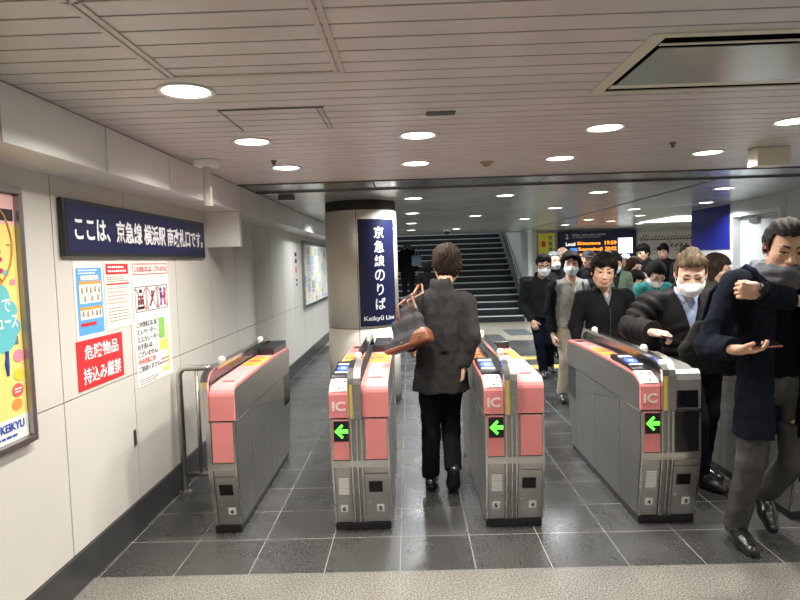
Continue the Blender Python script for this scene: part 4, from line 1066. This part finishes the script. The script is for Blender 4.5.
    sm = mat('shoe_leather_%02x' % int(shoes[0]*255), shoes, .22, coat=.4)
    for an, fd in ((anL, fL), (anR, fR)):
        f_ = unit(fd); x_ = unit(np.cross(f_, (0, 0, 1))); u_ = np.cross(x_, f_); A_ = an
        T = lambda p, A_=A_, x_=x_, f_=f_, u_=u_: A_+x_*p[0]*k+f_*p[1]*k+u_*p[2]*k
        pr = [Cap(T((0, -.04, -.045)), T((0, .10, -.050)), .036*k, .046*k, .02), Cap(T((0, .10, -.050)), T((0, .175, -.058)), .046*k, .034*k, .02), Cap(T((0, 0, .0)), T((0, .07, -.035)), .042*k, .038*k, .02)]
        def sf(P, A_=A_, u_=u_, f_=f_, pr=pr):
            d, l = union(P, pr); q = (P-V3(A_))@V3(u_)
            l = (q < -.068*k).astype(np.int32)
            sole = np.maximum(-.088*k-q, 0)
            return np.maximum(d, -.087*k-q), l
        c = A_+f_*.06
        join_meshes('shoe', [sdf_mesh(sf, c-.20, c+.20, .006 if detail else .009)], [sm, BLACK], t)
    # shirt
    tc_ = [Cap(chest+S(0, -.005, -.10), pel+S(0, 0, .05), .135*k, .13*k, .04, s=(1, .72, 1)), Cap(shL+S(-.03, 0, -.03), shR+S(.03, 0, -.03), .055*k, .055*k, .05), Cap(nb+S(0, 0, .005), chest, .060, .075, .04)]
    shirtfn = lambda P: union(P, tc_)
    if shirt is not None:
        sh_m = fabric('shirt_%02x%02x%02x' % tuple(int(c*255) for c in shirt), shirt, noise=.05)
        def shf(P):
            d, l = shirtfn(P); d = d+folds(P, .002, seed+5)
            q = (P-V3(nb)); # neck opening
            v = np.maximum(np.abs(q[:, 0])*1.0-(q[:, 2]+.045)*.55, q[:, 1]+.02)
            d = np.maximum(d, q[:, 2]-.045); return np.maximum(d, -(v-.0)), l
        join_meshes('shirt', [sdf_mesh(shf, lo, (hi[0], hi[1], nb[2]+.12), h2*.8)], [sh_m], t)
        bm = bmesh.new()
        for s in (-1, 1):
            vs = [nb+np.array(p)*k for p in ((s*.060, .01, .055), (s*.015, -.066, .005), (s*.040, -.095, -.055), (s*.085, -.055, .0))]
            vv = [bm.verts.new(p) for p in vs]+[bm.verts.new(p+np.array((0, -.006, .004))) for p in vs]
            for q in ((0, 1, 2, 3), (7, 6, 5, 4), (0, 4, 5, 1), (1, 5, 6, 2), (2, 6, 7, 3), (3, 7, 4, 0)): bm.faces.new([vv[i] for i in q])
        obj('shirt_collar', bm, sh_m, t)
    # jacket
    th = thick
    b0 = chest+S(0, 0, -.10)
    hemp = S(0, .01, 0)*1.0; hemc = np.array((pel[0], pel[1], hem))
    jk = [Cap(b0, chest*.4+pel*.6, .162*k*th, .155*k*th, .06, s=(1, .74, 1), quilt=quilt), Cap(chest*.4+pel*.6, hemc, .155*k*th, .172*k*th*flare, .05, s=(1, .76, 1), quilt=quilt),
          Cap(shL+S(-.02, 0, -.012), shR+S(.02, 0, -.012), .066*k*th, .066*k*th, .05), Cap(nb+S(.0, .01, -.01), shL, .062*k, .050*k, .05), Cap(nb+S(.0, .01, -.01), shR, .062*k, .050*k, .05),
          Ell(chest+S(0, -.035, -.12), (.145*k*th, .095*k*th, .13*k), .05)]
    sl = 1 if sleeves is not None else 0
    arms = []
    for a, b, c in ((shL, elL, wrL), (shR, elR, wrR)):
        u = unit(c-b)
        arms.append((c-u*.005, u, [Cap(a, b, .069*k*th, .058*k*th, .035, lab=sl, quilt=quilt), Cap(b, c+u*.03, .057*k*th, .047*k*th, .02, lab=sl, quilt=quilt)]))
    if collar == 'stand': jk += [Cap(nb+S(0, .012, -.02), nb+S(0, .0, .068), .082*k, .078*k, .02)]
    elif collar == 'fold': jk += [Cap(nb+S(0, .012, -.02), nb+S(0, .008, .028), .082*k, .074*k, .015)]
    if hood: jk += [Ell(nb+S(0, .075, .0), (.12*k, .07*k, .07*k), .03), Cap(nb+S(-.09, .02, .01), nb+S(.0, -.07, -.05), .035*k, .03*k, .02), Cap(nb+S(.09, .02, .01), nb+S(.0, -.07, -.05), .035*k, .03*k, .02)]
    def jf(P):
        d, l = union(P, jk)
        d = np.maximum(d, hem-P[:, 2]+.004*np.sin(P[:, 0]*30+seed))
        for c, u, pa in arms:
            e, le = union(P, pa); e = np.maximum(e, (P-V3(c))@V3(u))
            l = np.where(e < d, le, l); kk = .03; hh = np.clip(.5+.5*(d-e)/kk, 0, 1); d = d*(1-hh)+e*hh-kk*hh*(1-hh)
        d = d+folds(P, fold*(1 if not quilt else .5), seed)
        q = P-V3(nb)
        # neck hole above the collar
        hole = np.maximum(np.linalg.norm(q[:, :2]*np.array((1, 1), np.float32)-np.array((0, -.012)), axis=1)-.062*k, -(q[:, 2]-.0))
        d = np.maximum(d, -hole)
        if wedge is not None:     # V opening: (depth below neck, half width at neck)
            dep, hw = wedge
            x = np.abs(q[:, 0]); lim = hw*(1+(q[:, 2]-.04)/dep)
            if open_w: lim = np.maximum(lim, open_w)
            w_ = np.maximum(x-lim, q[:, 1]+.0)
            sd = -(shirtfn(P)[0]+.010)
            d = np.maximum(d, -np.maximum(w_, sd))
        return d, l
    jm = fabric('%s_%02x%02x%02x' % (jname, *[int(min(c, 1)*255) for c in jacket]), jacket, **(jbump or {}))
    jms = [jm]+([fabric('sleeve_%02x%02x%02x' % tuple(int(min(c, 1)*255) for c in sleeves), sleeves)] if sleeves is not None else [])
    join_meshes(jname, [sdf_mesh(jf, (lo[0], lo[1], hem-.05), (hi[0], hi[1], nb[2]+.16), h2*.75)], jms, t)
    if scarf is not None:
        A1 = lambda a: nb+np.array((.088*math.cos(a), -.068+.128*math.sin(a), .014+.012*math.sin(a*2+.5)))
        A2 = lambda a: nb+np.array((.105*math.cos(a), -.045+.115*math.sin(a), .005-.020*math.sin(a+2.2)+.02*math.sin(a)))
        sc1 = [Cap(A1(a), A1(a+.6), .036, .038, .02) for a in np.arange(0, 6.28, .6)] + [Cap(A2(a), A2(a+.6), .036, .038, .012) for a in np.arange(0, 6.28, .6)]
        def sff(P):
            d, l = union(P, sc1); q = P-V3(nb); return d+.0035*np.sin(q[:, 2]*120+q[:, 0]*45+np.sin(q[:, 0]*30)*2)+.002*np.sin(q[:, 0]*90), l
        join_meshes('scarf', [sdf_mesh(sff, nb-.26, nb+.26, .0045)], [fabric('scarf_grey', scarf, noise=.2, nscale=60)], t)
    t['_nb'] = 0; del t['_nb']
    return t, dict(hc=hc, Rh=Rh, nb=nb, wrL=wrL, wrR=wrR, elL=elL, elR=elR, chest=chest, shL=shL, shR=shR)

def soft(name, prims, lo, hi, h, m, parent=None, fold=0, seed=1, cut=None):
    def fn(P):
        d, l = union(P, prims)
        if fold: d = d+folds(P, fold, seed)
        if cut is not None: d = cut(P, d)
        return d, l
    return join_meshes(name, [sdf_mesh(fn, lo, hi, h)], m if isinstance(m, list) else [m], parent)

# --- the man in the grey coat walking away, with a shoulder bag
# local frame: he faces -y locally, rotated 180 degrees: local (x,y) = world (-x,-y)
WX0, WY0 = .20, 4.13
Lw = lambda x, y, z: (-(x-WX0), -(y-WY0), z)
t, jj = person('man seen from behind in a long dark grey coat walking through the middle aisle', (WX0, WY0), 180, 1.70, head=Lw(.265, 4.24, 1.560), hyaw=8, hpitch=16, hair='mid', haircol=(.03, .019, .012), vol=.019,
    jacket=(.050, .048, .048), jname='coat', hem=.70, flare=1.13, thick=1.02, trousers=(.012, .013, .018), collar='stand',
    shoulders=(Lw(.050, 4.14, 1.315), Lw(.385, 4.14, 1.305)), armL=(Lw(-.03, 4.10, 1.09), Lw(.0, 4.30, .98)), armR=(Lw(.415, 4.06, 1.07), Lw(.345, 4.06, .87)),
    handR=dict(F=(.05, .1, -1), N=(-1, 0, 0), curl=(35, 40, 30)),
    legL=(Lw(.125, 4.16, .50), Lw(.110, 4.12, .10)), legR=(Lw(.265, 4.26, .50), Lw(.262, 4.03, .175)), footL=(-.1, -1, -.05), footR=(.05, -.55, -.85), detail=1, hs=1.12, seed=2, fold=.005, jbump=dict(noise=.35, nscale=180))
bm = bmesh.new(); tube(bm, [Lw(.215, 4.003, 1.36), Lw(.215, 3.992, 1.20), Lw(.21, 3.998, .98)], .002, 5); obj('back_seam', bm, mat('seam_black', (.010, .010, .010), .8), t)
bm = B(*sorted((Lw(.20, 0, 0)[0], Lw(.25, 0, 0)[0])), *sorted((Lw(0, 3.985, 0)[1], Lw(0, 4.01, 0)[1])), .985, .998, bev=.003); obj('coat_tab', bm, fabric('coat_tab', (.03, .03, .03)), t)
# the bag hangs on his shoulder: a thing of its own
bag = thing('shoulder_bag', 'charcoal canvas shoulder bag with tan leather base and handles on the walking man', 'bag', (.02, 3.93, 1.0), world=True)
CANV = fabric('bag_canvas', (.062, .062, .068), noise=.25, nscale=12); TAN = mat('tan_leather', (.17, .062, .026), .4, noise=.12, nscale=30)
def world_soft(name, prims, lo, hi, h, m, parent, **k):
    o = soft(name, prims, lo, hi, h, m, parent, **k); o.matrix_parent_inverse = INV[parent.name]; return o
bl, br_, tp_ = np.array((-.150, 3.94, .985)), np.array((.130, 3.86, 1.085)), np.array((.085, 3.93, 1.37))
bx = unit(br_-bl); bz = unit(tp_-(bl+br_)/2-bx*np.dot(tp_-(bl+br_)/2, bx)); by = np.cross(bz, bx); Rb = np.stack([bx, by, bz], 1); RbF = Rb.astype(np.float32)
Tb = lambda p: bl+Rb@np.array(p, float)
Lb = np.linalg.norm(br_-bl)
bf = lambda P: (P-V3(bl))@RbF
bp_ = [Bx((Lb*.5, 0, .035), (Lb*.5, .070, .038), .02, .03), Bx((Lb*.60, 0, .12), (Lb*.34, .052, .07), .03, .04), Bx((Lb*.68, 0, .20), (Lb*.23, .035, .06), .02, .04), Bx((Lb*.76, 0, .28), (Lb*.13, .020, .05), .012, .04)]
def bag_sdf(P): d, l = union(bf(P), bp_); return d
class Fn:
    def __init__(o, f): o.f, o.k, o.lab, o.neg = f, .001, 0, False
    def d(o, P): return o.f(P)
world_soft('bag_body', [Fn(bag_sdf)], bl-.25, br_+np.array((.15, .25, .42)), .005, CANV, bag, fold=.004, seed=4)
world_soft('leather_base', [Fn(lambda P: np.maximum(bag_sdf(P)-.006, np.maximum(bf(P)[:, 2]-.022, bf(P)[:, 1]-9)))], bl-.25, br_+.25, .0045, TAN, bag)
world_soft('leather_corner', [Fn(lambda P: np.maximum(bag_sdf(P)-.007, np.sqrt(((bf(P)[:, 0]-Lb*1.0)/1.35)**2+(bf(P)[:, 2]-.0)**2)-.092))], br_-.2, br_+.2, .0045, TAN, bag)
bm = bmesh.new()
tube(bm, [Tb((Lb*.50, -.055, .15)), Tb((Lb*.52, -.050, .21)), Tb((Lb*.56, -.045, .28)), (.028, 3.975, 1.385), (.055, 4.045, 1.425), (.06, 4.15, 1.43), (.05, 4.24, 1.36)], [.007, .008, .009, .009, .009, .009, .009], 8); obj('handle', bm, TAN, bag, smooth=True)
bm = bmesh.new(); tube(bm, [Tb((Lb*.80, -.035, .19)), Tb((Lb*.78, -.03, .29)), (.088, 3.955, 1.385), (.085, 4.04, 1.43), (.083, 4.15, 1.435), (.08, 4.23, 1.38)], .008, 8); obj('handle', bm, TAN, bag, smooth=True)
for q in (.45, .84): obj('stud', (lambda b: tube(b, [Tb((Lb*q, -.074, .035)), Tb((Lb*q, -.090, .035))], .006, 8))(bmesh.new()), CHROME, bag)
obj('strap_tab', (lambda b: tube(b, [Tb((Lb*.9, -.03, .31)), Tb((Lb*.92, -.04, .22))], .008, 6))(bmesh.new()), TAN, bag)

# --- foreground man with scarf and phone
FX, FY = 1.885, 3.10
L = lambda x, y, z: (x-FX, y-FY, z)
t, jj = person('man in a navy coat and grey scarf holding a phone, in the right foreground', (FX, FY), 0, 1.74, head=L(1.858, 3.00, 1.605), hyaw=-14, hpitch=18, hroll=5, hair='short', haircol=(.060, .050, .046), vol=.014,
    jacket=(.014, .018, .030), jname='coat', hem=.64, flare=1.05, thick=1.12, wedge=(.30, .10), open_w=.075, shirt=(.008, .008, .010), trousers=(.075, .073, .072), collar='fold', scarf=(.17, .18, .205),
    shoulders=(L(2.085, 3.12, 1.425), L(1.675, 3.10, 1.425)), armR=(L(1.535, 3.10, 1.11), L(1.565, 2.90, 1.125)), armL=(L(2.12, 2.90, 1.285), L(1.645, 2.84, 1.405)),
    handR=dict(F=(.80, -.60, .0), N=(0, -.12, -1), curl=(18, 26, 22), thumb=.5, tcurl=0, s=.98), handL=dict(F=(-1, .10, .12), N=(.0, -1, .15), curl=(62, 70, 40), thumb=.4, tcurl=30, s=.98),
    legR=(L(1.775, 3.13, .50), L(1.765, 3.26, .095)), legL=(L(2.00, 3.12, .50), L(1.99, 3.38, .22)), footR=(-.06, -1, -.04), footL=(-.1, -.75, -.62), detail=2, hs=1.10, seed=5, fold=.0055)
bm = bmesh.new(); bpos = np.array(jj['wrL'])
def ring(c, ax, r, n=24): 
    ax = unit(ax); a = unit(np.cross(ax, (0, 0, 1))); b = np.cross(ax, a); return [tuple(np.array(c)+a*r*math.cos(2*PI*i/n)+b*r*math.sin(2*PI*i/n)) for i in range(n)]
fd = unit(np.array(jj['wrL'])-np.array(jj['elL']))
tube(bm, ring(bpos+fd*.008, fd, .034), .006, 6, closed=True); wt = obj('watch_strap', bm, BLACK, t, smooth=True)
bm = bmesh.new(); c_ = bpos+fd*.008+np.array((0, -.036, .004)); tube(bm, [c_, c_+np.array((0, -.010, 0))], .019, 20); obj('watch_face', bm, BLACKG, wt)
W = lambda p: tuple(np.array(jj['hc'])+jj['Rh']@np.array(p))
obj('earphone', tube(bmesh.new(), [W((-.086, -.006, -.010)), W((-.094, -.010, -.018))], .009, 10), BLACK, t)
bm = bmesh.new(); nbp = np.array(jj['nb']); tube(bm, [tuple(nbp+np.array(p)) for p in ((-.155, .06, .01), (-.150, -.01, .045), (-.125, -.08, .01), (-.11, -.13, -.05), (-.10, -.15, -.12))], .018, 8); obj('bag_strap', bm, fabric('strap_navy', (.008, .012, .03)), t, smooth=True)
ph = thing('phone', 'thin phone with a copper edge in the right hand of the man with a scarf', 'phone', (1.71, 2.80, 1.165), world=True)
hz = np.array((FX, FY, 0))+np.array(jj['wrR'])
Mp = Matrix.Translation((hz[0]+.100, hz[1]-.065, hz[2]+.026)) @ Matrix.Rotation(math.radians(-8), 4, 'Z') @ Matrix.Rotation(math.radians(-3), 4, 'Y') @ Matrix.Rotation(math.radians(4), 4, 'X')
bm = B(-.066, .066, -.036, .036, -.004, .004, bev=.003); bm.transform(Mp); obj('phone_case', bm, mat('copper_case', (.35, .13, .09), .4), ph)
bm = B(-.062, .062, -.033, .033, .0038, .0048); bm.transform(Mp); obj('phone_screen', bm, BLACKG, ph)
gb = thing('tote_bag', 'slack dark grey bag hanging at the side of the man with a scarf', 'bag', (1.6, 3.3, 1.1), world=True)
pr = [Cap((1.60, 3.30, 1.17), (1.55, 3.30, 1.06), .040, .055, .05, s=(1, .5, 1)), Cap((1.54, 3.30, 1.05), (1.76, 3.32, .97), .060, .065, .05, s=(1, .55, 1)), Cap((1.62, 3.30, 1.15), (1.76, 3.32, 1.15), .05, .08, .08, s=(1, .5, 1)), Cap((1.66, 3.31, 1.06), (1.78, 3.33, 1.06), .09, .1, .05, s=(1, .5, 1))]
world_soft('bag_body', pr, (1.3, 3.05, .8), (1.95, 3.45, 1.4), .007, fabric('bag_grey', (.040, .040, .038), noise=.2), gb, fold=.006, seed=9)
bm = bmesh.new(); tube(bm, [(1.60, 3.30, 1.2), (1.63, 3.27, 1.38), (1.68, 3.20, 1.46), (1.70, 3.06, 1.46)], .012, 8); obj('strap', bm, fabric('strap_navy', (.008, .012, .03)), gb, smooth=True)

# --- man in puffer jacket
QX, QY = 1.93, 4.06
L = lambda x, y, z: (x-QX, y-QY, z)
t, jj = person('man in a black puffer jacket and white mask looking down, behind the fourth gate', (QX, QY), 0, 1.66, head=L(1.830, 3.93, 1.465), hyaw=-20, hpitch=26, hair='swept', haircol=(.16, .115, .07), vol=.012, mask=True,
    jacket=(.020, .019, .019), jname='puffer_jacket', hem=.80, thick=1.16, quilt=.062, wedge=(.34, .085), shirt=(.38, .47, .66), trousers=(.012, .014, .022), collar='fold',
    shoulders=(L(2.06, 4.08, 1.275), L(1.63, 4.06, 1.275)), armR=(L(1.47, 4.02, 1.11), L(1.535, 3.80, 1.10)), armL=(L(2.115, 4.10, 1.03), L(2.05, 3.93, 1.02)),
    handR=dict(F=(.9, -.45, -.12), N=(-.1, -.25, 1), curl=(38, 45, 20), thumb=.8), legR=(L(1.90, 3.98, .49), L(1.95, 4.05, .09)), legL=(L(2.03, 4.1, .50), L(2.06, 4.25, .10)), footR=(.55, -1, 0), footL=(.2, -1, 0), detail=2, hs=1.16, seed=7, skin=SKIN2, fold=.003, jbump=dict(rough=.55, noise=.1, bump=.2))
obj('red_pin', tube(bmesh.new(), [tuple(jj['chest']+np.array((.125, -.16, .0))), tuple(jj['chest']+np.array((.125, -.172, .0)))], .014, 14), RED, t)
hz = np.array((QX, QY, 0))+jj['wrR']
tag(obj('phone', (lambda b: (b.transform(Matrix.Translation((hz[0]+.085, hz[1]-.055, hz[2]-.028)) @ Matrix.Rotation(math.radians(-25), 4, 'Z') @ Matrix.Rotation(math.radians(15), 4, 'Y')), b)[1])(B(-.06, .06, -.034, .034, -.005, .005, bev=.003)), BLACKG), 'black phone held by the masked man in the puffer jacket', 'phone')

# --- young man without mask
YX, YY = 1.74, 5.36
L = lambda x, y, z: (x-YX, y-YY, z)
t, jj = person('young man without mask in a black zipped jacket walking behind the fourth gate', (YX, YY), 0, 1.62, head=L(1.705, 5.29, 1.455), hyaw=-12, hpitch=8, hroll=6, hair='mid', haircol=(.022, .017, .014), vol=.020,
    jacket=(.016, .017, .019), hem=.80, thick=1.08, wedge=(.17, .055), shirt=(.22, .24, .30), collar='fold', hood=True, shoulders=(L(1.93, 5.38, 1.225), L(1.54, 5.36, 1.225)), trousers=(.015, .015, .018),
    armR=(L(1.475, 5.38, .98), L(1.50, 5.30, .76)), armL=(L(2.0, 5.39, .99), L(2.0, 5.27, .77)), detail=1, hs=1.22, seed=11)
obj('zip', tube(bmesh.new(), [tuple(jj['chest']+np.array((0, -.150, -.09))), tuple(jj['chest']+np.array((0, -.162, -.2))), tuple(jj['chest']+np.array((0, -.15, -.42)))], .0035, 5), DSTEEL, t)

# --- varsity jacket man
VX, VY = 1.76, 6.55
L = lambda x, y, z: (x-VX, y-VY, z)
t, jj = person('man with long dark hair, white mask, grey and black jacket and beige trousers', (VX, VY), 0, 1.655, head=L(1.745, 6.5, 1.52), hyaw=-12, hpitch=6, hair='mop', haircol=(.018, .014, .012), vol=.012, mask=True, skin=SKIN2,
    jacket=(.27, .265, .235), hem=.83, thick=1.06, sleeves=(.016, .016, .018), wedge=(.14, .05), shirt=(.5, .38, .3), collar='fold', trousers=(.52, .47, .37), shoes=(.03, .03, .03), detail=1, hs=1.10, seed=13,
    shoulders=(L(1.95, 6.57, 1.27), L(1.57, 6.55, 1.27)), armR=(L(1.52, 6.57, 1.0), L(1.545, 6.50, .74)), armL=(L(2.01, 6.58, 1.02), L(1.98, 6.48, .78)), legR=(L(1.68, 6.52, .48), L(1.665, 6.62, .09)), legL=(L(1.86, 6.55, .48), L(1.86, 6.8, .12)))
c = jj['chest']
obj('hem_band', tube(bmesh.new(), [tuple(np.array((0, 0, .86))+np.array((.168*math.cos(a), .128*math.sin(a)+.012, 0))) for a in [2*PI*i/24 for i in range(24)]], .009, 6, closed=True), fabric('band_dark', (.03, .03, .032)), t)
bm = bmesh.new(); tube(bm, [tuple(c+np.array(p)) for p in ((.10, .03, .08), (.11, -.07, .03), (.115, -.13, -.08))], .013, 6); obj('strap', bm, BLACK, t)
bd = obj('badge', B(c[0]+.055, c[0]+.135, c[1]-.175, c[1]-.168, c[2]-.16, c[2]-.05), BLACK, t)
obj('badge_card', B(c[0]+.066, c[0]+.124, c[1]-.178, c[1]-.1745, c[2]-.115, c[2]-.075), WHITE, bd)

# --- glasses man
GX, GY = 1.75, 8.0
L = lambda x, y, z: (x-GX, y-GY, z)
t, jj = person('man in black with dark framed glasses, white mask and backpack near the stairs', (GX, GY), 0, 1.66, head=L(1.775, 7.94, 1.49), hyaw=-6, hpitch=8, hair='mid', haircol=(.02, .016, .014), vol=.012, mask=True, glasses=True,
    jacket=(.020, .020, .020), hem=.80, thick=1.10, collar='stand', hood=True, trousers=(.010, .014, .028), shoes=(.03, .02, .015), shoulders=(L(1.93, 8.0, 1.24), L(1.55, 8.0, 1.24)), armR=(L(1.50, 8.02, .97), L(1.60, 7.85, .76)),
    handR=dict(F=(.4, -.2, -1), N=(-.2, -1, 0)), detail=1, hs=1.18, seed=17, legL=(L(1.85, 7.95, .48), L(1.88, 8.15, .12)), legR=(L(1.70, 7.93, .48), L(1.76, 7.98, .09)))
bk = soft('backpack', [Bx((-.05, .24, 1.12), (.19, .10, .22), .08, .03)], (-.4, .0, .8), (.3, .5, 1.5), .01, fabric('backpack_black', (.010, .010, .012)), None, fold=.004)
bk.location = (GX, GY, 0); tag(bk, 'black backpack worn by the man with glasses and mask', 'backpack')

# --- the crowd further back
CR = dict(detail=0)
person('elderly person with grey hair and mask just behind the man with glasses', (2.16, 9.0), 0, 1.66, hair='short', haircol=(.30, .31, .32), mask=True, hyaw=15, jacket=(.03, .03, .032), seed=21, hs=1.12, **CR)
person('bald person mostly hidden behind the long haired man with mask', (2.43, 9.55), 0, 1.745, hair='bald', haircol=(.05, .04, .04), jacket=(.04, .04, .05), seed=22, hs=1.15, skin=SKIN2, **CR)
person('person in a dark cap in front of the departure board', (2.52, 8.5), 0, 1.675, hair='short', cap=(.02, .02, .025), jacket=(.03, .03, .035), hyaw=-12, hpitch=10, seed=23, **CR)
person('person with white mask in an olive green jacket right of the young man', (2.54, 7.5), 0, 1.62, hair='mid', mask=True, hyaw=-10, hpitch=12, jacket=(.13, .17, .11), sleeves=(.14, .18, .12), wedge=(.3, .07), shirt=(.03, .03, .03), seed=24, **CR)
person('man in a brown knitted hat behind the person in olive green', (3.25, 9.9), 0, 1.67, cap=(.12, .10, .08), jacket=(.10, .12, .08), seed=25, **CR)
person('person in a white cap below the lit screen of the board', (3.86, 10.8), 0, 1.61, hair='short', cap=(.6, .6, .58), jacket=(.12, .15, .10), hyaw=10, seed=26, **CR)
person('woman with brown hair in a beige fleece coat before the board', (3.26, 8.8), 25, 1.55, hair='long', haircol=(.06, .03, .02), female=1, hpitch=20, jacket=(.42, .35, .28), thick=1.2, seed=27, fold=.009, **CR)
person('tall man in a black suit seen in profile before the route map', (3.80, 9.75), -65, 1.75, hair='mid', haircol=(.012, .01, .01), hpitch=18, jacket=(.013, .013, .015), seed=28, **CR)
person('man in black with a low head, second from the blue panel', (4.18, 9.95), -30, 1.75, hair='mid', haircol=(.012, .01, .01), hpitch=15, jacket=(.010, .010, .012), seed=29, **CR)
person('dark haired person nearest the blue panel, mostly hidden by the puffer man', (4.22, 9.2), 180, 1.70, hair='short', haircol=(.012, .01, .01), jacket=(.015, .015, .018), seed=30, **CR)
person('person in a pale cream coat left of the woman in teal', (2.98, 8.0), 40, 1.38, hair='mid', haircol=(.02, .015, .01), hpitch=25, jacket=(.60, .57, .50), seed=31, female=1, **CR)
person('woman in a teal jacket with mask looking down left of the puffer man', (2.55, 6.3), 10, 1.51, hair='tied', haircol=(.018, .014, .012), vol=.012, female=1, mask=True, hyaw=-8, hpitch=34, hroll=8, jacket=(.05, .26, .25), wedge=(.1, .05), shirt=(.5, .5, .5), seed=32, detail=1, hs=1.14, skin=SKIN2)
person('woman with long brown hair and olive coat between the puffer and scarf men', (2.72, 5.4), 45, 1.57, hair='long', haircol=(.075, .05, .035), female=1, hpitch=14, jacket=(.07, .07, .05), seed=33, detail=1, hs=1.12, skin=SKIN2)
person('person with dark hair half hidden at the far right edge', (2.98, 4.6), 20, 1.60, hair='long', haircol=(.02, .014, .012), female=1, jacket=(.02, .02, .025), seed=34, detail=1, hs=1.1)
ST = person('person in a dark coat climbing the stairs with a pale blue bag', (-.03, 15.70), 180, 1.62, hair='short', haircol=(.12, .12, .12), jacket=(.010, .011, .014), hem=.62, seed=35, hs=1.1, thick=1.15, detail=0)[0]
ST.location.z = .48
bgg = soft('handbag', [Bx((0, 0, 0), (.13, .05, .14), .04, .02)], (-.25, -.15, -.25), (.25, .15, .25), .012, fabric('handbag_blue', (.16, .24, .34)), None, fold=.003)
bgg.location = (.20, 15.5, 1.60); tag(bgg, 'pale blue bag carried by the person climbing the stairs', 'bag')
obj('bag_handle', tube(bmesh.new(), [(-.03, 0, .12), (-.02, .03, .28), (.0, .08, .36), (.03, .03, .28), (.05, 0, .12)], .012, 6), fabric('handbag_blue', (.16, .24, .34)), bgg)
person('dark haired person beyond the shoulder of the walking man, before the stairs', (.36, 12.0), 180, 1.56, hair='mid', haircol=(.012, .011, .011), female=1, jacket=(.015, .015, .018), seed=36, **CR)
